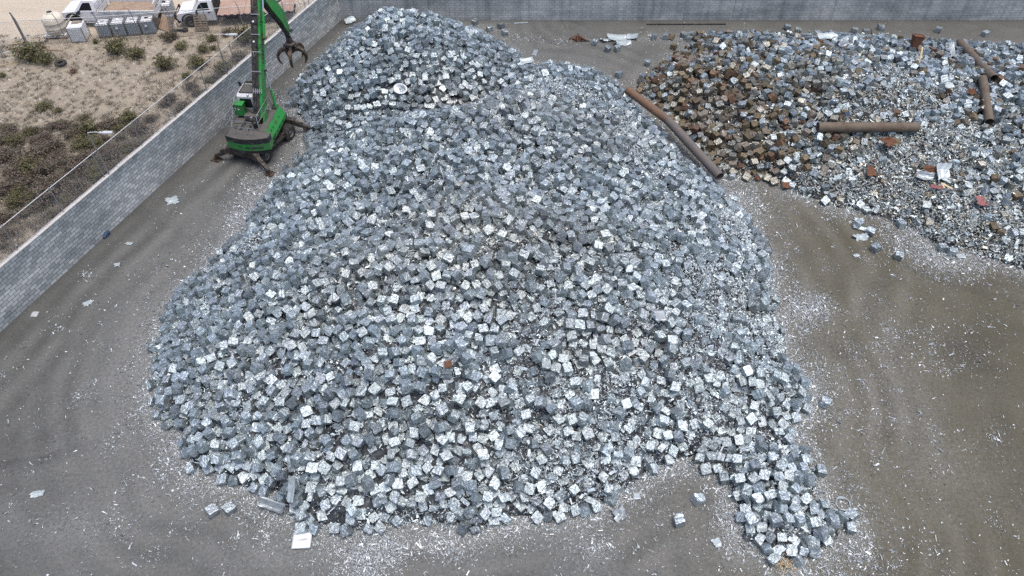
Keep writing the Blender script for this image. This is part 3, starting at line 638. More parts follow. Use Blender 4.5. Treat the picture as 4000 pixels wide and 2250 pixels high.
# ---------------------------------------------------------------- the green material handler
def handler():
    c = Vector((-15.7, 38.45, 0)); az_u, az = R(-21.8), R(-5.0)
    t = thing("material_handler", "green wheeled scrap handler with raised boom and open grapple beside the block wall", "material handler", c)
    U = Matrix.Rotation(az_u, 4, 'Z'); H = Matrix.Rotation(az, 4, 'Z')
    inv = H.inverted()
    def loc(p): return inv @ (Vector(p)-c)          # world -> turned upper body
    G, K, D, ST = MATS["green_paint"], MATS["black_paint"], MATS["deck_grime"], MATS["dark_steel"]
    # undercarriage (y forward)
    m = MB(); m.M = U
    m.box((-.55, -2.0, .5), (.55, 2.0, .92)); m.box((-.95, -1.62, .38), (.95, -1.0, .66)); m.box((-.95, .95, .38), (.95, 1.6, .66))
    m.box((-.9, -.75, .55), (.9, .75, .84)); m.box((1.0, -.85, .5), (1.12, .9, .8)); m.box((-1.12, -.85, .5), (-1.0, .9, .8))
    m.lathe([(0, .92), (.75, .92), (.75, 1.12), (0, 1.12)], 24)
    m.build("undercarriage", ST, t)
    for sx in (-1, 1):
        for y0 in (-1.3, 1.28):
            w = MB(); w.M = U
            w.lathe([(.27, -.27), (.40, -.27), (.485, -.22), (.50, -.16), (.50, -.03), (.46, -.02), (.46, .02), (.50, .03), (.50, .16), (.485, .22), (.40, .27), (.27, .27)], 28, c=(sx*.98, y0, .5), axis=0)
            for k in range(22):
                a = 2*math.pi*k/22
                for q in (-.13, .13):
                    w.box((sx*.98+q-.10, y0-.03, .985), (sx*.98+q+.10, y0+.03, 1.02), 0, (a, 0, 0), (sx*.98+q, y0, .5))
            wo = w.build("wheel", MATS["tyre_rubber"], t)
            r = MB(); r.M = U
            r.lathe([(.28, .255*sx), (.26, .16*sx), (.16, .12*sx), (.13, .22*sx), (0, .22*sx)], 20, c=(sx*.98, y0, .5), axis=0)
            for k in range(8):
                a = 2*math.pi*k/8; r.box((sx*.98+sx*.13-.03, y0+.19*math.cos(a)-.02, .5+.19*math.sin(a)-.02), (sx*.98+sx*.13+.03, y0+.19*math.cos(a)+.02, .5+.19*math.sin(a)+.02))
            r.build("rim", MATS["rim_steel"], wo)
    for sx in (-1, 1):
        for sy, yy in ((-1, -2.05), (1, 2.1)):
            w = MB(); w.M = U; px, py = sx*1.95, yy*1.13
            a = Vector((sx*.4, sy*1.75, .86)); b = Vector((px, py, .28)); k = a.lerp(b, .42)+Vector((0, 0, .16))
            w.beam([a, k, a.lerp(b, .47)+Vector((0, 0, .13)), b], [.36, .36, .24, .18], [.50, .52, .30, .18], side=(b-a).cross(Vector((0, 0, 1))))
            w.tube([a+Vector((0, 0, .22)), a.lerp(b, .75)+Vector((0, 0, .30))], [.075, .06], 8)
            wo = w.build("outrigger", ST, t)
            w = MB(); w.M = U; w.tube([b-Vector((0, 0, .02)), Vector((px, py, .1))], .1, 8); w.box((px-.27, py-.24, .012), (px+.27, py+.24, .075)); w.box((px-.13, py-.12, .0755), (px+.13, py+.12, .15))
            w.build("foot_pad", MATS["grapple_steel"], wo)
    # turning upper body
    m = MB(); m.M = H
    m.box((-1.18, -1.5, 1.125), (1.18, 1.7, 1.34)); m.build("platform_frame", ST, t)
    def arc(xw, y0, bulge, n=12): return [(xw*(2*k/n-1), y0-bulge*(1-(2*k/n-1)**2)) for k in range(n+1)]
    def band(z0, z1, xw, bulge, mat, name, parent, yin=-1.45, tap=0):
        b = MB(); b.M = H
        lo = arc(xw-tap, -1.92, bulge)+[(xw-tap, yin), (-xw+tap, yin)]; hi = arc(xw, -1.92, bulge)+[(xw, yin), (-xw, yin)]
        b.prism(lo, z0, z1, 2, inset=hi); return b.build(name, mat, parent)
    cw = band(1.24, 1.72, 1.32, .30, G, "counterweight", t)
    band(.98, 1.238, 1.28, .27, K, "counterweight_skirt", cw, -1.5, .14)
    band(1.722, 2.06, 1.325, .315, K, "counterweight_cap", cw)
    m = MB(); m.M = H
    m.prism(arc(1.29, -1.90, .29)+[(1.29, -1.4), (-1.29, -1.4)], 2.062, 2.13, 2, inset=arc(1.17, -1.8, .22)+[(1.17, -1.4), (-1.17, -1.4)]); m.build("rear_deck", D, cw)
    # painted lettering of the counterweight
    def on_rear(x, z): return H @ Vector((x, -1.92-.30*(1-(x/1.32)**2)-.006, z))
    for ch, x in zip("SENNEBOGEN", [-.10+.112*k for k in range(10)]):
        big = ch == "N" and x < .2
        sl = math.atan(.60*x/1.32**2)
        M = Matrix.Translation(on_rear(x, 1.45)) @ H @ Matrix.Rotation(sl, 4, 'Z') @ Matrix.Rotation(R(90), 4, 'X')
        letters(ch, .30 if big else .19, K, "lettering", cw, M, .003, .95)
    for s_, x, z in (("TU-67", -.42, 1.555), ("E.C.", -.36, 1.44)):
        letters(s_, .11, K, "lettering", cw, Matrix.Translation(on_rear(x, z)) @ H @ Matrix.Rotation(R(-8), 4, 'Z') @ Matrix.Rotation(R(90), 4, 'X'), .003)
    # right hand engine hood with a sloping side
    m = MB(); m.M = H
    m.prism([(1.30, 1.342), (1.30, 1.62), (1.02, 2.12), (.62, 2.12), (.62, 1.342)], -1.44, 1.35, 1); hd = m.build("engine_hood", G, t)
    m = MB(); m.M = H; m.box((.60, -1.40, 2.122), (1.0, .9, 2.15)); m.box((.66, .95, 2.122), (.98, 1.3, 2.28)); m.build("hood_walkway", D, hd)
    m = MB(); m.M = H
    for k in range(7): m.box((.68+.045*k, .98, 2.282), (.70+.045*k, 1.28, 2.30))
    for k, y0 in enumerate((-1.0, -.62, -.1, .5)):
        m.box((1.155, y0, 1.85), (1.185, y0+.16, 1.93), 0, (0, R(30), 0))
        m.box((1.302, y0+.1, 1.46), (1.312, y0+.26, 1.56))
    m.build("hood_grille", K, hd)
    letters("825", .34, K, "lettering", hd, H @ Matrix.Translation((1.306, -1.05, 1.50)) @ Matrix.Rotation(R(90), 4, 'Z') @ Matrix.Rotation(R(90), 4, 'X'), .003)
    m = MB(); m.M = H
    for k in range(3): m.tube([(1.33+.03*k, 1.40, 1.3+.26*k), (1.36, 1.70, 1.3+.26*k)], .018, 5)
    for y0 in (1.40, 1.70): m.tube([(1.33, y0, 1.2), (1.36, y0, 2.1)], .018, 5)
    m.build("ladder", MATS["galv"], t)
    # dirty deck between hood and cab
    m = MB(); m.M = H
    m.box((-1.18, -1.42, 1.342), (.0, .30, 2.1)); m.box((.0, -1.42, 1.342), (.60, -.55, 2.06)); m.box((.0, -.549, 1.342), (.60, 1.2, 1.9)); m.build("deck", D, t)
    m = MB(); m.M = H
    for j in range(3):
        for k in range(7): m.lathe([(.04, 2.064), (.028, 2.07), (.028, 2.064)], 8, c=(.02+.085*k+.04*(j % 2), -1.35+.1*j, 0))
    m.box((-.10, -1.38, 2.064), (-.03, -.5, 2.10)); m.box((-.64, -1.40, 2.102), (-.44, .28, 2.115)); m.box((-1.17, -.72, 2.102), (-.66, -.66, 2.113)); m.box((-.42, -.9, 2.102), (-.02, -.85, 2.113)); m.box((-1.0, -1.2, 2.102), (-.8, -1.05, 2.2)); m.build("deck_plate_gap_shade", K, t)  # the long black strip paints the shade of a recess between deck plates
    m = MB(); m.M = H; m.box((-.45, -.62, 2.42), (.42, -.30, 2.62)); m.tube([(-.3, -.46, 2.1), (-.3, -.46, 2.45)], .05, 6); m.tube([(.2, -.46, 2.06), (.2, -.46, 2.45)], .05, 6); at_ = m.build("air_filter", D, t)
    m = MB(); m.M = H; m.box((-.08, -.625, 2.50), (.06, -.615, 2.58)); m.build("sticker", MATS["label_white"], at_)
    m = MB(); m.M = H; m.lathe([(.0, 2.0), (.13, 2.0), (.13, 2.42), (.11, 2.46), (0, 2.46)], 14, c=(.28, -.95, 0)); m.tube([(.28, -.95, 2.4), (.28, -.8, 2.62), (.3, -.55, 2.7)], .05, 8); m.build("exhaust", K, t)
    m = MB(); m.M = H; m.box((-1.24, -.1, 2.28), (-.66, .32, 3.0)); gb = m.build("control_box", G, t)
    m = MB(); m.M = H; m.box((-1.28, -.13, 3.001), (-.62, .36, 3.04)); m.build("box_lid", G, gb)
    m = MB(); m.M = H; m.box((-1.15, -.106, 2.74), (-1.09, -.101, 2.82)); m.box((-.98, -.106, 2.68), (-.88, -.101, 2.76)); m.build("sticker", MATS["label_white"], gb)
    m = MB(); m.M = H; m.box((-1.1, -.02, 2.10), (-.75, .25, 2.28)); m.build("box_stand", K, gb)
    m = MB(); m.M = H
    for k in range(4): m.tube([(-.70+.03*k, .2, 2.7-.1*k), (-.45, .1+.05*k, 2.72-.1*k), (-.25+.06*k, .15, 2.3), (.0+.07*k, .1, 2.05)], .024, 6)
    for k in range(4): m.tube([(.05+.1*k, -.3+.1*k, 2.0), (.1+.1*k, -.2, 2.6), (.2+.08*k, -.12, 2.75), (.28+.06*k, .1, 2.4)], .026, 6)
    m.build("hose", MATS["hose_rubber"], t)
    # cab
    m = MB(); m.M = H
    prof = [(.42, 1.80), (.42, 3.28), (.60, 3.40), (1.72, 3.40), (1.98, 3.05), (2.08, 2.2), (1.95, 1.80)]
    m.prism(prof, -1.08, -.08, 0); cb = m.build("cab", MATS["cab_grey"], t)
    m = MB(); m.M = H
    m.box((-.93, .405, 2.55), (-.23, .424, 3.16)); m.box((-.96, 1.0, 3.402), (-.2, 1.62, 3.415))
    m.prism([(.62, 2.3), (.62, 3.2), (1.6, 3.2), (1.88, 2.9), (1.92, 2.3)], -1.092, -1.081, 0); m.prism([(.62, 2.3), (.62, 3.2), (1.6, 3.2), (1.88, 2.9), (1.92, 2.3)], -.079, -.068, 0)
    m.build("cab_window", MATS["glass_dark"], cb)
    m = MB(); m.M = H
    m.box((-.98, .62, 3.425), (-.16, .70, 3.45)); m.box((-.98, 1.72, 3.425), (-.16, 1.76, 3.45))
    m.box((-1.0, .66, 3.42), (-.96, 1.75, 3.45)); m.box((-.2, .66, 3.42), (-.16, 1.75, 3.45))
    for k in range(9): m.box((-.95+.09*k, 1.78, 3.30), (-.91+.09*k, 1.86, 3.52))
    m.build("roof_guard", K, cb)
    m = MB(); m.M = H; m.box((-.96, .72, 3.401), (-.2, 1.60, 3.418)); m.build("roof_hatch", D, cb)
    m = MB(); m.M = H; m.lathe([(0, 3.48), (.07, 3.44), (.07, 3.36), (0, 3.36)], 12, c=(-.38, .47, 0)); m.build("work_light", MATS["label_white"], cb)
    m = MB(); m.M = H; m.tube([(-1.05, 1.85, 3.2), (-1.4, 1.95, 3.25)], .018, 5); m.box((-1.52, 1.93, 3.05), (-1.36, 1.97, 3.34)); m.build("mirror", K, cb)
    # hand rails
    m = MB(); m.M = H; g_ = .02
    for z in (2.62, 3.08):
        m.tube([(-1.16, .25, z), (-1.2, -1.75, z), (.55, -1.9, z)], g_, 5)
    for x, y in ((-1.2, -1.75), (-1.18, -.75), (-.6, -1.82), (.05, -1.86), (.55, -1.9)): m.tube([(x, y, 2.1), (x, y, 3.08)], g_, 5)
    m.tube([(.62, -1.3, 2.13), (.6, -1.2, 3.05), (.62, .9, 3.05), (.64, 1.2, 2.13)], g_, 5); m.tube([(.62, -1.25, 2.6), (.62, 1.0, 2.6)], g_, 5)
    m.tube([(.61, -.2, 2.13), (.61, -.2, 3.05)], g_, 5)
    m.tube([(-1.42, -.6, 2.0), (-1.32, 1.0, 3.3)], g_, 5); m.tube([(-1.18, -1.1, 2.1), (-1.3, .5, 3.2)], g_, 5)
    m.build("hand_rail", MATS["galv"], t)
    # boom
    A = Vector((.40, -.1, 2.35)); Bt = loc(at(1008, -28, 8.1)); d = (Bt-A); L = d.length; d.normalize()
    up = d.cross(Vector((-1, 0, 0))).normalized(); sd = d.cross(up).normalized()
    if up.z < 0: up = -up
    rgt = Vector((1, 0, 0)); rgt = (rgt-d*rgt.dot(d)).normalized()
    def bp(f, s_=0, u=0): return A+d*(L*f)+rgt*s_+up*u
    m = MB(); m.M = H
    m.beam([bp(-.02), bp(.12), bp(.45), bp(1.03)], [.40, .42, .40, .34], [.55, .72, .66, .46], side=rgt); bm_ = m.build("boom", G, t)
    m = MB(); m.M = H
    for sx in (-1, 1):
        m.beam([A+Vector((sx*.27, -.25, -.55)), A+Vector((sx*.27, .05, .22))], [.09, .09], [.8, .45], side=(1, 0, 0))
    m.build("boom_bracket", G, t)
    m = MB(); m.M = H
    for k in range(7):
        x = -.31+.058*k; wv = random.uniform(-.02, .02)
        m.tube([bp(.0, x, .34), bp(.1, x+wv, .44), bp(.3, x, .42), bp(.55, x+wv, .41), bp(.75, x, .37), bp(1.0, x+wv, .31)], .033, 6)
    m.tube([bp(.02, -.31, .1), bp(.3, -.3, .18), bp(.6, -.27, .1), bp(.98, -.25, .1)], .04, 6); m.tube([bp(.02, -.30, -.02), bp(.3, -.31, .02), bp(.6, -.3, .0), bp(.98, -.25, .0)], .03, 6)
    m.tube([bp(.56, -.1, .44), bp(.57, .12, .52), bp(.585, .3, .25), bp(.62, .32, .1)], .026, 6); m.tube([bp(.74, -.1, .40), bp(.755, .12, .5), bp(.77, .3, .22), bp(.76, .34, .05)], .026, 6)
    m.tube([bp(.8, -.2, .34), bp(.72, -.40, .2), bp(.60, -.40, .2), bp(.52, -.2, .40)], .018, 5)
    m.build("hose", MATS["hose_rubber"], bm_)
    m = MB(); m.M = H
    for f in (.2, .36, .52, .66, .82): m.beam([bp(f, -.33, .44), bp(f, .24, .44)], [.05, .05], [.05, .05], side=d)
    for f in (.2,):
        for k in range(5): m.beam([bp(f-.02, -.25+.12*k, .47), bp(f+.02, -.25+.12*k, .47)], [.05, .05], [.03, .03], side=rgt)
    m.build("hose_clamp", MATS["galv"], bm_)
    m = MB(); m.M = H
    for f in (.60, .76): m.lathe([(0, -.06), (.06, -.04), (.06, .04), (0, .06)], 10, c=tuple(bp(f, -.16, .46)))
    m.build("work_light", MATS["label_white"], bm_)
    for k, ch in enumerate("SENNEBOGEN"):
        f = .44+.026*k; sz = .42 if ch == "N" and k < 4 else .29
        M4 = Matrix(((d.x, up.x, rgt.x, 0), (d.y, up.y, rgt.y, 0), (d.z, up.z, rgt.z, 0), (0, 0, 0, 1)))
        letters(ch, sz, K, "lettering", bm_, H @ Matrix.Translation(bp(f, .206, -.02)) @ M4, .003, .9)
    m = MB(); m.M = H
    b0, b1 = Vector((.98, .95, 1.75)), bp(.40, .24, -.15)
    m.tube([b0, b0.lerp(b1, .55)], .085, 10); cy = m.build("boom_cylinder", G, t)
    m = MB(); m.M = H; m.tube([b0.lerp(b1, .5), b1], .05, 10); m.build("piston_rod", MATS["chrome"], cy)
    m = MB(); m.M = H; m.tube([bp(.38, -.3, -.15), bp(.38, .34, -.15)], .07, 10); m.tube([bp(.64, .1, .0), bp(.64, .36, .0)], .09, 10); m.build("pivot_pin", ST, bm_)
    s0, s1 = bp(.64, .30, .02), bp(.99, .36, .22)
    m = MB(); m.M = H; m.tube([s0, s0.lerp(s1, .6)], .085, 10); cy = m.build("stick_cylinder", G, t)
    m = MB(); m.M = H; m.tube([s0.lerp(s1, .55), s1], .05, 10); m.build("piston_rod", MATS["chrome"], cy)
    # curved stick
    B0, B1, B2, B3 = loc(at(1012, -40, 8.25)), loc(at(1052, 12, 7.15)), loc(at(1092, 62, 5.95)), loc(at(1121, 119, 4.75))
    m = MB(); m.M = H; m.beam([B0, B1, B2, B3], [.40, .44, .42, .32], [.62, .84, .78, .40], side=rgt); sk = m.build("stick", G, t)
    m = MB(); m.M = H
    sdn = (B2-B1).normalized().cross(rgt).normalized(); sdn = -sdn if sdn.z > 0 else sdn
    for k in range(4): m.tube([B0+sdn*.36+rgt*(-.13+.08*k), B1+sdn*.46+rgt*(-.13+.08*k), B2+sdn*.43+rgt*(-.13+.08*k), B3+sdn*.24+rgt*(-.1+.06*k), B3+Vector((-.1+.09*k, -.1, -.45))], .042, 6)  # hoses added to darken the stick's shaded, greasy underside
    m.build("hose", MATS["hose_rubber"], sk)
    m = MB(); m.M = H; m.tube([B3-rgt*.3, B3+rgt*.3], .075, 10); m.tube([B3+Vector((-.28, 0, .0)), B3+Vector((-.42, -.05, -.2)), B3+Vector((-.1, -.05, -.28)), B3+Vector((.3, 0, -.12)), B3+Vector((.46, 0, .08)), B3+Vector((.2, 0, .12))], .022, 5); m.build("hose_guard", K, sk)
    # grapple
    GS = MATS["grapple_steel"]; q = B3
    m = MB(); m.M = H
    m.beam([q, q+Vector((0, 0, -.42))], [.2, .16], [.2, .16]); m.lathe([(0, -.40), (.17, -.42), (.20, -.55), (.20, -.78), (.15, -.80), (.15, -.82), (.33, -.83), (.36, -.87), (.36, -.98), (.16, -1.0), (.15, -1.5), (.12, -1.56), (0, -1.56)], 16, c=tuple(q))
    gp = m.build("grapple", MATS["dark_steel"], t)
    for k in range(5):
        a = 2*math.pi*k/5+R(64); e = Vector((math.cos(a), math.sin(a), 0)); w = Vector((-math.sin(a), math.cos(a), 0)); o_ = q+Vector((0, 0, -1.40))
        pts = [(.12, 0), (.34, .14), (.58, .18), (.80, .08), (.94, -.15), (.96, -.40), (.89, -.62), (.76, -.82)]
        m = MB(); m.M = H
        m.beam([o_+e*x+Vector((0, 0, z)) for x, z in pts], [.20, .22, .22, .21, .2, .17, .12, .05], [.16, .19, .2, .19, .17, .14, .1, .05], side=w)
        tn = m.build("grapple_tine", GS, gp if False else t)
        m = MB(); m.M = H; m.tube([q+e*.24+Vector((0, 0, -.92)), q+e*.40+Vector((0, 0, -1.2))], .085, 8); m.tube([q+e*.38+Vector((0, 0, -1.15)), o_+e*.50+Vector((0, 0, .2))], .05, 8); m.build("tine_cylinder", MATS["dark_steel"], tn)
handler()
# ---------------------------------------------------------------- vehicles on the track behind the fence
def truck(label, loc, rz, kind):
    """a light truck, nose at x = 0, body along +x, near side at y = 0 (driver's side facing -y)"""
    t = thing("flatbed_truck", label, "truck", loc, rz); Wt, T = MATS["truck_white"], MATS["trim_black"]
    w0, w1 = 0.0, 2.0; wx = .88; lenb = 4.35 if kind == 1 else 5.75; bx0 = 3.05
    m = MB()
    low = [(.06, .62), (.0, .80), (.02, 1.02), (.14, 1.14), (1.25, 1.26), (2.86, 1.26), (2.88, .5), (1.45, .48), (1.38, .75), (1.2, .96), (.88, 1.03), (.56, .96), (.38, .75), (.3, .56)]
    m.prism(low, w0, w1, 1); body = m.build("body", Wt, t)
    m = MB()
    hood = [(.10, 1.10), (.16, 1.16), (.7, 1.26), (1.28, 1.32), (1.28, 1.2), (.16, 1.1)]
    m.prism(hood, .16, 1.84, 1); m.build("hood", Wt, body)
    m = MB()
    lo = [(1.18, 1.262), (2.86, 1.262), (2.80, 1.95), (2.72, 2.0), (1.98, 2.0), (1.86, 1.96)]
    vs = []
    for yy, ins in ((w0+.03, 0), (w1-.03, 0)):
        for x, z in lo: vs.append((x, yy+(.17*(z-1.262)/.74)*(1 if yy < 1 else -1), z))
    n = len(lo); m.add(vs, [tuple(range(n)), tuple(range(2*n-1, n-1, -1))]+[(i, i+n, (i+1) % n+n, (i+1) % n) for i in range(n)])
    cab = m.build("cab", Wt, t)
    def sidewin(y_, s_):
        q = [(1.50, 1.31), (2.52, 1.31), (2.48, 1.86), (2.0, 1.86), (1.82, 1.72)]
        return [(x, y_+s_*(.17*(z-1.262)/.74), z) for x, z in q]
    for y_, s_ in ((w0+.022, 1), (w1-.022, -1)): MB().add(sidewin(y_, s_), [(0, 1, 2, 3, 4)]).build("side_window", MATS["glass_dark"], cab)
    m = MB(); m.add([(1.235, .16, 1.30), (1.235, 1.84, 1.30), (1.84, 1.70, 1.925), (1.84, .30, 1.925)], [(0, 1, 2, 3)])
    m.M = Matrix.Translation((-.02, 0, .012)); 
    wind = m.build("windshield", MATS["glass_dark"], cab); wind.location = (-.02, 0, .016)
    m = MB()
    for k in range(5): m.box((1.97, .55+.22*k, 2.0), (2.04, .61+.22*k, 2.035))
    m.build("roof_marker", MATS["lamp_glass"], cab)
    m = MB(); m.box((-.08, .02, .42), (.10, 1.98, .66)); m.build("bumper", Wt if kind == 1 else T, t)
    if kind == 2:
        m = MB(); m.box((-.22, .1, .60), (-.085, .18, 1.05)); m.box((-.22, 1.82, .60), (-.085, 1.9, 1.05)); m.tube([(-.2, .1, .98), (-.2, 1.9, .98)], .04, 6); m.tube([(-.2, .1, .72), (-.2, 1.9, .72)], .04, 6); m.build("grille_guard", T, t)
    m = MB(); m.box((-.02, .38, .72), (.012, 1.62, 1.06)); m.build("grille", T if kind == 2 else MATS["mark_grey"], t)
    for y_ in (.06, 1.62):
        m = MB(); m.box((-.015, y_, .78), (.06, y_+.32, 1.06)); m.build("headlight", MATS["lamp_glass"], t)
    m = MB()
    for y_ in (-.035, 1.955):
        pts = []
        for k in range(9):
            a = math.pi*k/8; pts.append((wx-.58*math.cos(a), y_+.04, .56+.52*math.sin(a)))
        m.beam(pts, [.12]*9, [.10]*9, side=(0, 1, 0))
    m.build("fender_flare", T, t)
    for x_, dual in ((wx, 0), (bx0+lenb*.60, 1)):
        for y_ in (.14, 1.86):
            sg = -1 if y_ < 1 else 1
            w = MB(); w.lathe([(.22, -.13), (.36, -.13), (.415, -.09), (.42, .0), (.415, .09), (.36, .13), (.22, .13)], 24, c=(x_, y_, .42), axis=1)
            if dual: w.lathe([(.22, -.13), (.36, -.13), (.415, -.09), (.42, .0), (.415, .09), (.36, .13), (.22, .13)], 24, c=(x_, y_-sg*.29, .42), axis=1)
            wo = w.build("wheel", MATS["tyre_rubber"], t)
            r = MB(); r.lathe([(.225, .125*sg), (.2, .06*sg), (.10, .03*sg), (.09, .11*sg), (0, .11*sg)], 18, c=(x_, y_, .42), axis=1)
            for k in range(8):
                a = 2*math.pi*k/8; r.box((x_+.15*math.cos(a)-.02, y_+sg*.045-.02, .42+.15*math.sin(a)-.02), (x_+.15*math.cos(a)+.02, y_+sg*.045+.02, .42+.15*math.sin(a)+.02))
            r.build("rim", MATS["rim_steel"], wo)
    m = MB(); m.tube([(1.62, .0, 1.32), (1.62, -.18, 1.30)], .025, 5); m.box((1.56, -.36, 1.14), (1.66, -.16, 1.42)); m.build("mirror", T, t)
    m = MB(); m.tube([(1.62, 2.0, 1.32), (1.62, 2.18, 1.30)], .025, 5); m.box((1.56, 2.16, 1.14), (1.66, 2.36, 1.42)); m.build("mirror", T, t)
    m = MB(); m.box((1.46, -.012, .50), (1.475, -.002, 1.26)); m.box((2.60, -.012, .50), (2.615, -.002, 1.26)); m.build("door_gap", MATS["mark_grey"], body)
    m = MB(); m.box((2.36, -.035, 1.10), (2.56, -.003, 1.17)); m.build("door_handle", T, body)
    m = MB(); m.box((1.22, -.014, 1.0), (1.34, -.004, 1.2) if kind == 1 else (1.34, -.004, 1.06), 0, (0, R(12), 0)); m.build("fender_vent", T, body)
    m = MB(); m.box((bx0-.3, .5, .50), (bx0+lenb, .75, .70)); m.box((bx0-.3, 1.25, .50), (bx0+lenb, 1.5, .70)); m.box((bx0+.5, .15, .42), (bx0+1.4, .48, .78)); m.build("chassis", T, t)
    if kind == 1:
        m = MB(); m.box((1.7, -.10, .36), (2.75, .06, .42)); m.build("running_board", MATS["mark_grey"], t)
        m = MB(); m.box((bx0, -.2, .86), (bx0+lenb, 2.2, .93)); fl = m.build("bed_floor", MATS["bed_wood"], t)
        m = MB()
        for k in range(14): m.box((bx0+.06, -.15+.165*k, .931), (bx0+lenb-.06, -.155+.165*k+.15, .945+random.uniform(0, .008)))
        m.build("floor_plank", MATS["bed_wood"], fl)
        for y_, s_ in ((-.25, -1), (2.2, 1)):
            m = MB(); m.box((bx0, y_, .84), (bx0+lenb, y_+.05, 1.34)); m.box((bx0, y_-.02, 1.341), (bx0+lenb, y_+.07, 1.38)); m.box((bx0, y_-.02, .80), (bx0+lenb, y_+.07, .839))
            for k in range(5): m.box((bx0+k*(lenb-.06)/4, y_-.03, .842), (bx0+.06+k*(lenb-.06)/4, y_+.08, 1.339))
            sp = m.build("side_panel", MATS["bed_white"], t)
            if s_ < 0:
                m = MB()
                for k in range(4): m.box((bx0+.18+k*lenb/4, y_-.012, 1.0), (bx0+lenb/4-.10+k*lenb/4, y_-.003, 1.03))
                m.build("panel_slot", MATS["mark_grey"], sp)
                for k in range(4):
                    letters("DEEMAL", .22, MATS["mark_grey"], "lettering", sp, Matrix.Translation((bx0+.55+k*lenb/4, y_-.006, 1.18)) @ Matrix.Rotation(R(90), 4, 'X'), .003)
        m = MB()
        for x_ in (bx0-.10, bx0+lenb-.02):
            for y_ in (-.2, 2.14): m.box((x_, y_, .86), (x_+.08, y_+.08, 2.0 if x_ < bx0 else 1.9))
            m.box((x_, -.12, 1.9), (x_+.08, 2.14, 1.98)); m.box((x_+.01, -.12, 1.34), (x_+.07, 2.14, 1.42))
            for k in range(3): m.box((x_+.01, -.12, 1.0+.16*k), (x_+.05, 2.14, 1.1+.16*k))
            m.box((x_+.01, .55, 1.42), (x_+.07, .62, 1.9)); m.box((x_+.01, 1.4, 1.42), (x_+.07, 1.47, 1.9))
        m.build("headboard", MATS["bed_white"], t)
    else:
        m = MB(); m.box((bx0, -.22, .92), (bx0+lenb, 2.22, 1.0)); fl = m.build("bed_floor", MATS["bed_red"], t)
        m = MB()
        for k in (1.95, 3.9): m.box((bx0+k, -.2, 1.001), (bx0+k+.05, 2.2, 1.012))
        m.build("floor_seam", MATS["wood_old"], fl)
        n = 24; L = lenb/n
        for nm, mt, off in (("red_tape", "tape_red", 0), ("white_tape", "tape_white", 1)):
            m = MB()
            for k in range(n):
                if k % 2 == off: m.box((bx0+k*L, -.235, .93), (bx0+(k+1)*L, -.222, .99))
            m.build(nm, MATS[mt], fl)
        m = MB(); m.box((bx0-.02, -.22, .80), (bx0+lenb, -.17, .918)); m.build("bed_rail", T, t)
        m = MB()
        for k in range(12): m.box((bx0-.10, -.1+.19*k, .92), (bx0-.05, -.03+.19*k, 2.0))
        m.box((bx0-.11, -.15, 1.96), (bx0-.04, 2.15, 2.06)); m.box((bx0-.11, -.15, 1.3), (bx0-.045, 2.15, 1.36)); m.build("headboard", T, t)
        # ring-shaped coil left on the floor
        m = MB(); m.tube([(bx0+3.0+.2*math.cos(a)*(1+.1*j), .7+.22*math.sin(a), 1.03+.02*j) for j in range(2) for a in np.linspace(0, 6.28, 14)], .03, 5); cl = m.build("cable_coil", MATS["hose_rubber"]); cl.location = t.location; cl.rotation_euler = t.rotation_euler
        tag(cl, "small coil of dark cable lying on the truck's pinkish flat bed", "cable coil")
        m = MB(); m.add([(bx0+3.75, 1.3, 1.03), (bx0+4.6, 1.25, 1.2), (bx0+4.8, 1.75, 1.06), (bx0+3.9, 1.95, 1.22), (bx0+4.2, 1.3, 1.09)], [(0, 4, 3), (4, 1, 2), (4, 2, 3)]); sh = m.build("metal_sheet", MATS["sheet_pale"]); sh.location = t.location; sh.rotation_euler = t.rotation_euler
        sh.modifiers.new("s", 'SOLIDIFY').thickness = .02; tag(sh, "torn pale metal sheet lying on the flat truck bed", "metal sheet")
    return t
truck("white pickup with an open stake bed and wooden floor behind the totes", (-34.75, 53.95, -.02), R(1.0), 1)
truck("white cab truck with a bare pinkish flat bed edged in red and white tape", (-25.75, 53.75, -.02), R(7.5), 2)
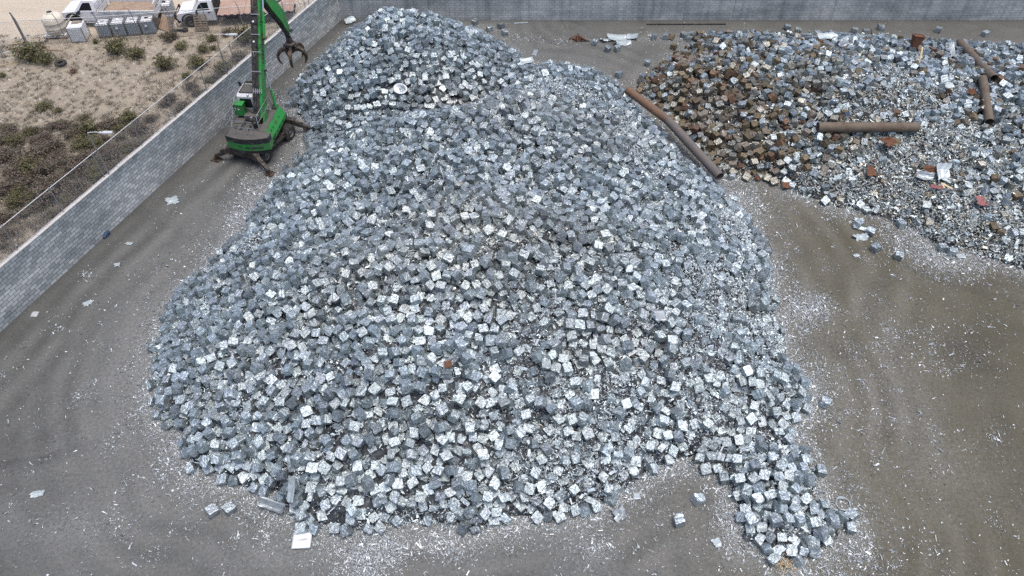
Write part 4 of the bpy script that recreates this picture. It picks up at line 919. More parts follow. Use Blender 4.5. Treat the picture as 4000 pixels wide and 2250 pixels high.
# ---------------------------------------------------------------- containers
def tote(label, loc, rz, dark, plate=True, lying=False, cap="mark_grey"):
    t = thing("tote_tank", label, "tote", loc, rz, "caged liquid totes behind the wire fence"); w, d, hh = .5, .5, 1.16
    m = MB()
    for y_ in (-.45, -.05, .36): m.box((-.5, y_, 0), (.5, y_+.09, .10))
    m.box((-.52, -.5, .1005), (.52, .5, .14)); m.build("pallet", MATS["wood_old"] if not dark else MATS["galv"], t)
    m = MB(); P_ = [(-.44, -.47), (-.47, -.44), (-.47, .44), (-.44, .47), (.44, .47), (.47, .44), (.47, -.44), (.44, -.47)]
    m.prism(P_, .141, 1.02, 2); bt = m.build("bottle", MATS["tote_plastic"] if not lying else MATS["tote_white"], t)
    m = MB(); m.prism(P_, 1.0205, 1.10, 2, inset=[(x*.82, y_*.82) for x, y_ in P_]); m.build("bottle_top", MATS["tote_white"], bt)
    m = MB(); m.lathe([(.13, 1.10), (.13, 1.16), (.10, 1.175), (0, 1.175)], 14, c=(0, .03, 0)); m.build("cap", MATS[cap], bt)
    m = MB()
    for k in range(6):
        z = .22+.16*k; m.tube([(-w, -d, z), (w, -d, z), (w, d, z), (-w, d, z), (-w, -d, z)], .014, 4, cap=False)
    for k in range(6):
        x = -w+k*2*w/5
        for y_ in (-d, d): m.tube([(x, y_, .14), (x, y_, 1.1)], .014, 4)
        if 0 < k < 5:
            for x2 in (-w, w): m.tube([(x2, x, .14), (x2, x, 1.1)], .014, 4)
    m.tube([(-w, -d, 1.12), (w, -d, 1.12), (w, d, 1.12), (-w, d, 1.12), (-w, -d, 1.12)], .026, 5, cap=False)
    for y_ in (-.16, .16): m.tube([(-w, y_, 1.14), (w, y_, 1.14)], .018, 5)
    m.build("cage", MATS["galv"], t)
    t.scale = (.93, .95, 1)
    if plate:
        m = MB(); m.box((-.22, -d-.025, .48), (.10, -d-.016, .86)); pl = m.build("plate", MATS["plate_blue" if dark else "galv"], t)
        if dark: m = MB(); m.box((-.16, -d-.032, .64), (.04, -d-.026, .82)); m.build("paper", MATS["label_white"], pl)
    return t
u = Vector((.985, .17, 0)); T0 = Vector((-31.05, 52.68, -.02))
tote("pale caged tote with a dented top, first of the fence row beside the white crate", T0, R(9), False, False)
tote("caged tote with a white paper on its blue plate and a white lump on top", T0+u*1.08, R(10), True, True, False, "label_white")
tote("dark filled caged tote with no paper, third along the fence row", T0+u*2.14, R(9), True, False)
tote("caged tote with a dark round cap, last of the fence row beside the junk boards", T0+u*3.2, R(10), True, True, False, "oil")
t = tote("white caged tote with its grid-wrapped top, standing between the two trucks", (-27.25, 55.55, -.02), R(6), False, False, True, "trim_black"); t["group"] = ""; del t["group"]
t.scale = (1.05, 1, 1.12)
def crate():
    t = thing("storage_crate", "white crate with ribbed metal sides and a dusty top beside the cream tank", "crate", (-32.82, 52.12, -.02), R(8)); Wt = MATS["tote_white"]
    m = MB(); m.box((-.5, -.55, .06), (.5, .55, 1.1))
    for k in range(8): m.box((-.51, -.575, .10+.125*k), (.51, -.5505, .175+.125*k)); m.box((.5005, -.55, .10+.125*k), (.525, .55, .175+.125*k))
    m.build("side_panel", Wt, t)
    m = MB(); m.box((-.53, -.56, 1.101), (.53, .57, 1.15)); tp = m.build("top", Wt, t)
    m = MB(); m.box((-.35, .1, 1.151), (.15, .5, 1.163)); m.box((.1, .2, 1.151), (.42, .52, 1.16), 0, (0, 0, .3)); m.build("dirt_patch", MATS["wood_old"], tp)
    m = MB()
    for x in (-.545, .505): m.box((x, -.6, 0), (x+.04, -.52, 1.16)); m.box((x, .53, 0), (x+.04, .6, 1.16))
    m.box((-.5, -.56, 0), (.5, .55, .058)); m.build("corner_post", MATS["galv"], t)
crate()
def pallet(label, loc, rot, mat="wood_old", w=1.1, d=1.0):
    m = MB()
    for x_ in (-.5, -.05, .4): m.box((x_*w, -d/2, 0), (x_*w+.1, d/2, .09))
    for k in range(7): y_ = -d/2+k*(d-.09)/6; m.box((-w/2, y_, .0905), (w/2, y_+.09, .112)); m.box((-w/2, y_, -.022), (w/2, y_+.09, -.0005))
    o = m.build("pallet", MATS[mat]); o.location = loc; o.rotation_euler = rot; return tag(o, label, "pallet")
TK = Vector((-34.75, 52.75, -.02))
pallet("weathered grey pallet lowest under the cream water tank", (TK.x+.35, TK.y-.05, .01), (0, 0, R(5)), "wood_old", 1.9, 1.3); pallet("pale pallet directly under the cream water tank", (TK.x-.05, TK.y, .16), (0, 0, R(9)), "tote_white", 1.6, 1.35)
def tank():
    t = thing("water_tank", "cream plastic water tank with a ribbed dome and open lid on pallets", "water tank", (TK.x, TK.y, .275))
    m = MB(); m.lathe([(0, 0), (.72, 0), (.76, .05), (.76, .4), (.775, .42), (.76, .44), (.76, .82), (.775, .84), (.76, .86), (.77, 1.08), (.70, 1.18)], 32); m.build("tank_body", MATS["tank_cream"], t)
    m = MB(); m.lathe([(.72, 1.17), (.66, 1.27), (.5, 1.37), (.33, 1.44), (.27, 1.45), (.27, 1.55), (.22, 1.55), (.21, 1.42), (0, 1.40)], 48, wob=.035); dm_ = m.build("dome", MATS["tank_cream"], t)
    m = MB(); m.lathe([(.20, 1.551), (.0, 1.555)], 24); m.build("hatch", MATS["oil"], dm_)
tank()
# ---------------------------------------------------------------- fences
def chain_link(m, p0, p1, z0, z1, sp=.13, r=.0042):
    d = Vector(p1)-Vector(p0); L = d.length; d.normalize(); hgt = z1-z0; k = -hgt
    n = Vector((-d.y, d.x, 0))
    while k < L:
        for s_, off in ((1, 0), (-1, .006)):
            a, b = k, k+hgt
            za, zb = (z0, z1) if s_ > 0 else (z1, z0)
            if a < 0: za += (zb-za)*(-a/hgt); a = 0
            if b > L: zb = za+(zb-za)*((L-a)/(b-a)); b = L
            if b-a > .02:
                A, B = Vector(p0)+d*a, Vector(p0)+d*b; A.z, B.z = za, zb
                w = Vector((0, 0, r)); o_ = n*off
                m.add([A-w+o_, B-w+o_, B+w+o_, A+w+o_], [(0, 1, 2, 3)]); m.add([A-n*r+o_, B-n*r+o_, B+n*r+o_, A+n*r+o_], [(0, 1, 2, 3)])
        k += sp
FT = (Vector(at(566, 574, 2.8))-CORNER).dot(WD)
def wall_fence():
    t = thing("wire_fence", "chain-link fence with pale top rail standing on the block wall", "fence", wpt(24, 2.8, .12)); B_ = t.location
    z1 = 1.62; lo, hi = 0.4, 47.0
    m = MB(); m.tube([wpt(hi, 2.8+z1, .12)-B_, wpt(lo, 2.8+z1, .12)-B_], .021, 6); m.build("top_rail", MATS["galv_pale"], t)
    k = FT-3.05*12
    while k < hi:
        if k > lo:
            m = MB(); j = random.uniform(-.03, .03); m.tube([wpt(k, 2.80, .12)-B_, wpt(k+j, 2.8+z1+.03, .12)-B_], .028, 6); m.lathe([(0, 2.8+z1+.08), (.05, 2.8+z1+.05), (.05, 2.8+z1-.03)], 8, c=tuple(wpt(k+j, 0, .12)-B_)); m.build("post", MATS["galv"], t)
        k += 3.05
    m = MB(); a, b = wpt(lo, 0, .13)-B_, wpt(hi, 0, .13)-B_; chain_link(m, (a.x, a.y, 0), (b.x, b.y, 0), .05, z1); m.build("wire_mesh", MATS["galv"], t)
    m = MB(); pts = []
    for k in range(int((hi-lo)/.42*14)):
        a = 2*math.pi*k/14; p = wpt(lo+k*.42/14, 2.8+.30+.27*math.sin(a), .48+.27*math.cos(a)+.05*math.sin(k*.07))-B_; pts.append(p+Vector((random.gauss(0, .008), random.gauss(0, .008), random.gauss(0, .008))))
    m.tube(pts, .008, 3); m.build("razor_wire", MATS["galv"], t)
wall_fence()
FL = [(-36.45, 51.15), (-33.6, 51.42), (-30.85, 51.74), (-28.3, 52.15), (-25.75, 52.58), (-23.25, 52.98), (-20.7, 53.35), (-18.2, 53.7), (-15.8, 54.0), (-14.05, 54.22)]
def lot_fence():
    t = thing("wire_fence", "low chain-link fence with angled post tops in front of the trucks and totes", "fence", (FL[0][0], FL[0][1], 0)); B_ = Vector((*FL[0], 0))
    m = MB(); m.tube([Vector((*p, 1.92))-B_ for p in FL], .024, 6); m.build("top_rail", MATS["galv_pale"], t)
    for k, p in enumerate(FL):
        m = MB(); r = .06 if k == 0 else .028; b = Vector((*p, 0))-B_
        m.tube([b+Vector((0, 0, -.05)), b+Vector((0, 0, 1.95)), b+Vector((-.10, -.06, 2.35 if k else 2.6))], r, 6); m.build("post", MATS["galv"], t)
    m = MB(); b = Vector((FL[0][0]-.14, FL[0][1]+.05, 0))-B_; m.tube([b, b+Vector((0, 0, 2.45))], .06, 6); m.build("post", MATS["galv"], t)
    m = MB(); m.tube([Vector((FL[0][0], FL[0][1], .62))-B_, Vector((-33.65, 51.45, .95))-B_], .025, 6); m.build("brace", MATS["galv_pale"], t)
    m = MB()
    for p, q in zip(FL[:-1], FL[1:]): chain_link(m, (p[0]-B_.x, p[1]-B_.y, 0), (q[0]-B_.x, q[1]-B_.y, 0), .06, 1.9, .14)
    m.build("wire_mesh", MATS["galv"], t)
    t = thing("wire_gate", "wire gate with pipe frame hanging open beyond the corner post", "gate", (-36.7, 51.1, 0)); p0, p1 = Vector((0, 0, 0)), Vector((-3.4, -.5, 0))
    m = MB(); m.tube([p0+Vector((0, 0, 1.9)), p1+Vector((0, 0, 1.85))], .025, 6); m.tube([p0+Vector((0, 0, .55)), p1+Vector((0, 0, .5))], .02, 6); m.tube([p1+Vector((0, 0, .1)), p1+Vector((0, 0, 1.9))], .03, 6); m.build("frame", MATS["galv_pale"], t)
    m = MB(); chain_link(m, p0, p1, .1, 1.86, .14); m.build("wire_mesh", MATS["galv"], t)
    # a second pipe frame near the photograph's left margin
    a = Vector(at(14, 224, 0)); t = thing("wire_fence", "leaning pipe fence panel beside the big dark bush at the lot's edge", "fence", a)
    m = MB(); m.tube([(0, 0, 0), (-.25, .1, 1.75)], .05, 6); m.tube([(.12, .1, 0), (-.12, .2, 1.6)], .04, 6); m.build("post", MATS["galv"], t)
    m = MB(); m.tube([(.15, .0, .35), (1.25, .5, .45)], .03, 6); m.tube([(-2.5, -1.0, .7), (0, 0, .9)], .025, 6); m.build("rail", MATS["galv_pale"], t)
lot_fence()
def lamp(label, top, base, reach):
    b = Vector(at(*base, 2.8)); k = (b-CORNER).dot(WD); b = wpt(k, 2.8, .08); hz = 2.75
    t = thing("yard_lamp", label, "lamp", b)
    m = MB(); m.tube([(0, 0, 0), (0, 0, 1.55)], .042, 8); m.tube([(0, 0, 1.5), (0, 0, hz)], .030, 8); m.build("pole", MATS["galv"], t)
    m = MB(); m.tube([(-.03, 0, hz), (reach*.6, .0, hz+.05), (reach, -.02, hz+.03)], .024, 6); m.build("arm", MATS["galv_pale"], t)
    m = MB(); m.prism([(reach-.05, -.05), (reach+.25, -.11), (reach+.62, -.09), (reach+.66, 0), (reach+.62, .09), (reach+.25, .11), (reach-.05, .05)], hz-.02, hz+.05, 2); hd = m.build("lamp_head", MATS["galv_pale"], t)
    m = MB(); m.lathe([(.035, hz+.051), (.03, hz+.1), (0, hz+.11)], 8, c=(reach+.12, 0, 0)); m.build("light_sensor", MATS["plate_blue"], hd)
    m = MB(); m.prism([(reach+.2, -.08), (reach+.58, -.07), (reach+.58, .07), (reach+.2, .08)], hz-.032, hz-.021, 2); m.build("lens", MATS["label_white"], hd)
lamp("lamp on the block wall nearest the camera, arm reaching over the dense brush", (360, 523), (436, 685), .62)
lamp("farther lamp on the block wall, between the fence and the green boom", (859, 141), (894, 293), .72)
# ---------------------------------------------------------------- plants
def plant_mesh(seed, dry, n_leaf, n_twig, asp=.62):
    r = np.random.RandomState(seed); tips = []
    m = MB()
    for k in range(n_twig):
        a = r.uniform(0, 6.28); e_ = r.uniform(.25, 1.45); L = r.uniform(.55, 1.0)*(1 if not dry else r.uniform(.7, 1.1))
        p = Vector((r.normal(0, .08), r.normal(0, .08), 0)); d = Vector((math.cos(a)*math.cos(e_), math.sin(a)*math.cos(e_), math.sin(e_)*asp*1.4))
        q = p+d*L*.55+Vector((0, 0, .05)); e2 = p+d*L+Vector((r.normal(0, .08), r.normal(0, .08), .02))
        m.tube([p, q, e2], [.016, .010, .005], 3, cap=False); tips += [(q, .18), (e2, .16), (q.lerp(e2, .5), .17)]
        for j in range(3 if dry else 1):
            s_ = q.lerp(e2, r.uniform(0, .8)); f = s_+Vector((r.normal(0, .16), r.normal(0, .16), r.uniform(.0, .2))); m.tube([s_, f], [.007, .003], 3, cap=False); tips.append((f, .1))
    me_t = m.build("twigs", MATS["twig"]); mesh_t = me_t.data; bpy.data.objects.remove(me_t)
    k = r.randint(0, len(tips), n_leaf)
    C_ = np.array([tuple(tips[i][0]) for i in k]); sp = np.array([tips[i][1] for i in k])[:, None]
    C_ = C_+r.normal(0, 1, C_.shape)*sp*.55; C_[:, 2] = np.abs(C_[:, 2])+.02
    nr = r.normal(0, 1, C_.shape)+np.array([0, 0, .8]); nr /= np.linalg.norm(nr, axis=1, keepdims=True)
    t_ = r.normal(0, 1, C_.shape); t_ -= nr*(t_*nr).sum(1, keepdims=True); t_ /= np.linalg.norm(t_, axis=1, keepdims=True); b_ = np.cross(nr, t_)
    L = r.uniform(.04, .095, (n_leaf, 1))*(1.0 if not dry else .8); w = L*r.uniform(.35, .7, (n_leaf, 1))
    V = np.stack([C_-t_*L, C_-b_*w, C_+t_*L, C_+b_*w], 1).reshape(-1, 3); Q_ = np.arange(n_leaf*4).reshape(-1, 4)
    base = {0: (.060, .053, .032), 1: (.125, .103, .077), 2: (.11, .105, .045), 3: (.13, .075, .05)}[dry]
    cl = np.array(base)*r.uniform(.55, 1.5, (n_leaf, 1))*(1+r.normal(0, .08, (n_leaf, 3)))
    if dry == 0: cl[r.rand(n_leaf) < .12] = (.15, .125, .055)
    return mesh_t, fast_mesh("foliage", V, Q_, MATS["leaf"], np.clip(cl, .01, .6))
PM = {0: [plant_mesh(10+i, 0, 3000, 44) for i in range(4)], 1: [plant_mesh(30+i, 1, 1500, 70, .7) for i in range(4)], 2: [plant_mesh(50+i, 2, 1000, 40) for i in range(2)], 3: [plant_mesh(60, 3, 700, 36, .45)]}
_pk = [0]
def shrub(px, py, wpx, hfac, kind, label, group=None, name="shrub"):
    """px, py: foot of the plant in the photograph; wpx its width there"""
    p = at(px, py, 0); k = FOC*1.0/((py-1125)*CP+FOC*SP)*CAM_H; rad = wpx/2*k/FOC
    d = (Vector(p)-CORNER).dot(WN)
    if d < rad*.6+.35: p = tuple(Vector(p)+WN*(rad*.6+.35-d))
    t = thing(name, label, "shrub", (p[0], p[1], -.03), random.uniform(0, 6.28), group); me = PM[kind][_pk[0] % len(PM[kind])]; _pk[0] += 1
    sc_ = (rad*1.1*random.uniform(.9, 1.1), rad*1.1*random.uniform(.9, 1.1), max(.4, rad*1.25*hfac))
    for nm, q in (("twigs", me[0]), ("foliage", me[1])):
        o = new_obj(nm, q, t); o.scale = sc_
q = .5435
GREEN = [(235,425,210,1.0,"broad dark green shrub in front of the cream tank and crate"),(340,440,150,.9,"purplish dark shrub right against the broad one before the crate"),(840,375,170,1.0,"dark green shrub in front of the caged tote row"),(975,410,150,.8,"low dark shrub just below the one before the tote row"),(1190,490,150,1.1,"rounded dark shrub standing alone in the middle of the sandy lot"),(1430,470,150,.9,"dark shrub next to the crossed planks near the wall fence"),(1300,345,110,.7,"thin shrub below the leaning ladder"),(1520,285,95,.8,"olive shrub in front of the brown pallet"),(1775,300,190,1.1,"tall dark shrub behind the far lamp and boom"),(1630,510,150,.9,"green shrub behind the wall fence by the far lamp's foot"),(930,865,140,1.0,"dark green shrub in mid lot beside the wall fence"),(650,960,180,.9,"dark olive shrub beneath the near lamp's arm"),(860,935,90,.8,"small olive shrub between the near lamp and the wall fence"),(310,770,140,.5,"flat spreading shrub on the pale sand at mid lot"),(420,800,70,.9,"small upright green shrub beside the flat spreading one"),(440,890,90,.6,"small dark shrub above the dense brush"),(610,845,90,.6,"sparse shrub left of the dark mid-lot shrub"),(210,965,120,.8,"dark leafy shrub at the upper edge of the dense brush"),(20,545,60,.9,"dark shrub cut by the lot's far edge"),(1175,265,50,.8,"tiny olive shrub at the foot of the leaning boards"),(690,305,50,.7,"tiny green shrub by the first tote's pallet"),(1540,350,60,.6,"little yellowish bush below the olive one at the pallet"),(235,1225,180,1.0,"bright green shrub in the dense brush above the near wall")]
for x, y, w_, hf, lab in GREEN: shrub(x*q, y*q+3, w_*q*1.4, hf*.85, 0 if (x*7+y) % 5 else 2, lab)
for x, y, w_, hf, lab in [(530,520,90,.55,"reddish brown low bush near the flat tyre"),(1010,380,90,.5,"brown dry bush beside the lower dark shrub"),(300,345,80,.5,"russet dry bush in front of the tank's pallets")]: shrub(x*q, y*q, w_*q, hf, 3, lab)
DRY = [(120,1040,150),(60,1150,160),(260,1140,170),(400,1075,150),(590,1055,150),(330,1255,190),(560,1250,180),(800,1150,150),(920,1085,120),(880,1220,160),(480,1180,140),(150,1260,160),(700,1275,170),(1000,960,120),(1090,870,100),(40,1015,110),(720,1190,120),(1020,1060,90),(60,1380,170),(360,1420,230),(120,1480,160),(290,1500,120),(40,1590,150),(60,1690,120),(140,1400,140),(420,1330,170),(560,1360,130),(30,1780,90),(230,1420,120),(1230,725,110),(1300,790,100),(1380,640,110),(1500,590,90),(1480,690,90),(1720,430,120),(1600,620,70),(1460,370,120),(1230,285,120),(1640,250,90),(1190,760,90),(1340,560,90),(100,985,90),(330,1000,100),(520,985,110),(700,1055,110),(760,1010,80),(640,1140,120),(1850,330,90),(1930,310,90),(1900,420,60),(2010,270,90),(200,1330,160),(470,1460,60)]
for i, (x, y, w_) in enumerate(DRY): shrub(x*q, y*q, w_*q*1.25, .75, 1 if i % 4 else 2, "grey brown dry brush growing in the lot outside the block wall", "dry brush outside the wall", "dry_bush")
for i in range(120):
    x, y = random.uniform(-40, 1130), random.uniform(900, 1560)
    if i < 20: x, y = random.uniform(900, 1900), random.uniform(380, 900)
    p = Vector(at(x*q, y*q, 0)); d = (p-CORNER).dot(WN)
    if .5 < d < (4.2 if i < 20 else 16): shrub(x*q, y*q, random.uniform(80, 170)*q, .6, 1 if i % 5 else 2, "grey brown dry brush growing in the lot outside the block wall", "dry brush outside the wall", "dry_bush")
# dry tufts and stones: uncountable
def lot_points(n, brush=False):
    out = []
    while len(out) < n:
        px, py = random.uniform(-60, 1150), random.uniform(95, 1000)
        if brush: px, py = random.uniform(-60, 620), random.gauss(690, 130)
        p = Vector(at(px, py, 0)); d = (p-CORNER).dot(WN)
        if d > .5 and (p.y < 52.6 or random.random() < .03): out.append((p, d))
    return out
V, C_ = [], []
for p, d in lot_points(1500)+lot_points(2400, True):
    s_ = random.uniform(.08, .26)*(1.4 if d < 8 else 1); dk = random.uniform(.6, 1.3)
    for k in range(22):
        a = random.uniform(0, 6.28); e_ = random.uniform(.2, 1.3); b = Vector((random.gauss(0, s_*.5), random.gauss(0, s_*.5), -.02)); tip = b+Vector((math.cos(a)*math.cos(e_), math.sin(a)*math.cos(e_), math.sin(e_)))*s_; w = Vector((-math.sin(a), math.cos(a), 0))*.012
        V += [p+b-w, p+b+w, p+tip+w*.3, p+tip-w*.3]; C_.append(np.array((.25, .22, .175))*dk*random.uniform(.6, 1.3))
o = new_obj("dry_grass", fast_mesh("dry_grass", np.array([tuple(x) for x in V]), np.arange(len(V)).reshape(-1, 4), MATS["leaf"], np.array(C_)))
tag(o, "small grey tufts of dry grass all over the sandy lot", "dry grass", kind="stuff")
m = MB()
for p, d in lot_points(1500):
    s_ = random.choice((.025, .03, .04, .05, .09)); pts = [(s_*random.uniform(.6, 1.3)*math.cos(a), s_*random.uniform(.6, 1.3)*math.sin(a)) for a in np.linspace(0, 5.3, 6)]
    m.M = Matrix.Translation(p); m.prism(pts, -.03, s_*.7, 2, inset=[(x*.5, y_*.5) for x, y_ in pts])
o = m.build("pebbles", MATS["stone"]); tag(o, "pale stones scattered over the sandy lot", "pebbles", kind="stuff")
# ---------------------------------------------------------------- odds and ends of the lot
def tyre(px, py, label, tilt):
    p = at(px, py, 0); m = MB(); m.lathe([(.20, .10), (.24, .0), (.33, 0), (.40, .04), (.42, .12), (.40, .20), (.33, .24), (.24, .24), (.20, .14)], 28)
    o = m.build("old_tyre", MATS["tyre_rubber"]); o.location = (p[0], p[1], -.01); o.rotation_euler = (R(tilt), 0, 0); tag(o, label, "tyre")
tyre(239, 252, "discarded black tyre lying on open sand below the broad dark shrub", 2); tyre(843, 314, "grey discarded tyre lying in dry grass beside the wall fence", 3)
def plank(px, py, ang, L, label, mat="wood_old", w=.12, tilt=0, z=.0, cat="plank"):
    p = at(px, py, 0); m = MB(); m.box((-L/2, -w/2, 0), (L/2, w/2, .035)); m.box((-L/2+.01, -w/2+.005, .0355), (L/2-.02, w/2-.01, .04)); o = m.build("plank", MATS[mat]); o.location = (p[0], p[1], z+abs(math.sin(R(tilt)))*L/2-.012); o.rotation_euler = (0, R(tilt), R(ang)); tag(o, label, cat)
plank(68, 172, 22, 1.2, "fresh yellow plank lying beyond the corner fence post", "wood_new", .09, 4); plank(62, 190, -35, .6, "short yellowish board end near the corner fence post", "wood_new", .1)
plank(35, 248, 28, 1.5, "thin pale board among litter at the lot's far edge", "wood_new", .06); plank(772, 255, 15, .9, "pale plank of the crossed pair beside the dark shrub", "sheet_pale", .1, 0, .02); plank(772, 257, 130, .6, "short plank of the crossed pair beside the dark shrub", "sheet_pale", .1, 0, .062)
plank(845, 219, 5, 1.5, "thin plank lying on sand near the far lamp", "wood_old", .1); plank(720, 141, 8, 1.3, "weathered plank on the ground near the coiled rubber strips", "wood_old", .1)
plank(205, 196, -5, 1.6, "broken dark board lying before the tank's pallets", "wood_old", .16)
p = at(790, 121, 0); pallet("brown slatted pallet leaning upright in front of the flat-bed truck", (p[0], p[1]+.25, .56), (R(66), 0, R(4)), "wood_old", .95, 1.15)
p = at(643, 122, 0); m = MB(); m.box((-.5, -.03, 0), (.5, .0, 1.1)); m.box((-.46, -.07, .1), (-.38, -.031, 1.0)); m.box((.38, -.07, .1), (.46, -.031, 1.0)); o = m.build("wooden_board", MATS["ply"]); o.location = (p[0], p[1]+.1, .0); o.rotation_euler = (R(-30), R(18), R(-14)); tag(o, "brown plywood board leaning at a slant beside the last tote", "board")
p = at(622, 112, 0); m = MB()
for k in range(9): a = random.uniform(-.9, .9); m.box((-.05, -.02, 0), (.05, .02, random.uniform(.7, 1.3)), 0, (random.uniform(-.5, .5), a, 0), (0, 0, 0))
o = m.build("junk_pile", MATS["wood_old"]); o.location = p; tag(o, "tangle of dark slats between the last tote and the plywood board", "junk pile")
p = at(676, 126, 0); m = MB()
for s_ in (-.22, .22): m.tube([(s_, 0, 0), (s_*.8, .35, 1.15)], .022, 5); m.tube([(s_, .75, 0), (s_*.8, .40, 1.1)], .02, 5)
for k in range(4): f = .2+.22*k; m.tube([(-.22*(1-.2*f), .35*f, 1.15*f), (.22*(1-.2*f), .35*f, 1.15*f)], .02, 5)
m.box((-.25, .2, 1.12), (.25, .5, 1.17)); o = m.build("step_ladder", MATS["galv"]); o.location = p; tag(o, "grey metal step ladder beside the plywood board", "step ladder")
p = at(708, 124, 0); m = MB(); m.tube([(-.7, 0, .06), (-.3, .1, .1), (.1, 0, .14), (.3, .1, .2)], [.06, .08, .09, .08], 8); m.lathe([(.12, 0), (.2, .02), (.24, .1), (.2, .18), (.12, .2)], 18, c=(.3, .1, .02)); o = m.build("rubber_strip", MATS["tyre_rubber"]); o.location = p; tag(o, "black coiled rubber strips beside the step ladder", "rubber strip")
# ---------------------------------------------------------------- pipes and sheets in the yard
def pipe(a, b, r, mat, label, bent=None):
    a, b = Vector(a), Vector(b); c = (a+b)/2; t = thing("steel_pipe", label, "pipe", c); m = MB()
    pts = [a-c, (a-c)*.5, Vector((0, 0, 0)), (b-c)*.5, b-c]
    n = 26
    m.tube(pts, r, n, cap=False); m.tube([p for p in pts], r*.94, n, cap=False)
    d = (b-a).normalized(); u_ = d.cross(Vector((0, 0, 1))).normalized(); w = u_.cross(d)
    for e in (a-c, b-c):
        vs = [e+(u_*math.cos(6.2832*k/n)+w*math.sin(6.2832*k/n))*rr for rr in (r, r*.94) for k in range(n)]
        m.add(vs, [(k, (k+1) % n, (k+1) % n+n, k+n) for k in range(n)])
    m.build("pipe_wall", MATS[mat], t)
    m = MB()
    for f in (.012, .988): p = a.lerp(b, f)-c; m.tube([p-d*.02, p+d*.02], r*1.02, n, cap=False)
    for f in ((.5,) if (b-a).length > 5 else ()): p = a.lerp(b, f)-c; m.tube([p-d*.012, p+d*.012], r*1.012, n, cap=False)
    m.build("weld_seam", MATS[mat], t)
def sp(px, py, r): return surf(px, py)+Vector((0, 0, r*.55))
p0 = at(2452, 352, 1.1); p1 = at(2610, 470, .95); p2 = at(2602, 462, .95); p3 = at(2812, 690, .62)
pipe(p0, p1, .27, "pipe_rust", "rust-streaked steel pipe, upper of the two lying end to end between the heaps"); pipe(p2, p3, .28, "pipe_grey", "long grey steel pipe with an open end pointing at the brown yard floor")
def pipe_on(x0, y0, x1, y1, r, mat, lab):
    a, b = surf(x0, y0), surf(x1, y1); pipe(a+Vector((0, 0, r*.95)), b+Vector((0, 0, r*.95)), r, mat, lab)
pipe_on(3188, 512, 3578, 512, .30, "pipe_brown", "brown steel pipe lying level across the mixed heap")
pipe_on(3742, 178, 3876, 322, .27, "pipe_brown", "brown steel pipe sloping down the far end of the mixed heap")
pipe_on(3832, 318, 3858, 490, .25, "pipe_brown", "shorter brown pipe pointing at the camera below the sloping one")
def sheet(px, py, w, l, ang, mat, label, tilt=(0, 0), bend=.15, seed=0, lift=.05, cut=.2, name="metal_sheet", cat="metal sheet", at_z=None):
    r = random.Random(seed+int(px)); n = 6; V_, F_ = [], []
    for i in range(n+1):
        for j in range(n+1):
            u_, v_ = i/n-.5, j/n-.5; edge = max(abs(u_), abs(v_)) > .45
            x = u_*w+(r.uniform(-cut, cut)*w*.3 if edge else 0); y = v_*l+(r.uniform(-cut, cut)*l*.3 if edge else 0)
            V_.append((x, y, bend*(abs(u_)*1.6)**2*w*.6+bend*.35*math.sin(v_*5+seed)*w+r.gauss(0, bend*.06)))
    for i in range(n):
        for j in range(n): k = i*(n+1)+j; F_.append((k, k+1, k+n+2, k+n+1))
    m = MB(); m.add(V_, F_, 0, bend < .1); o = m.build(name, MATS[mat]); p = surf(px, py)
    o.location = (p.x, p.y, p.z+lift); o.rotation_euler = (R(tilt[0]), R(tilt[1]), R(ang)); o.modifiers.new("thick", 'SOLIDIFY').thickness = .012
    return tag(o, label, cat)
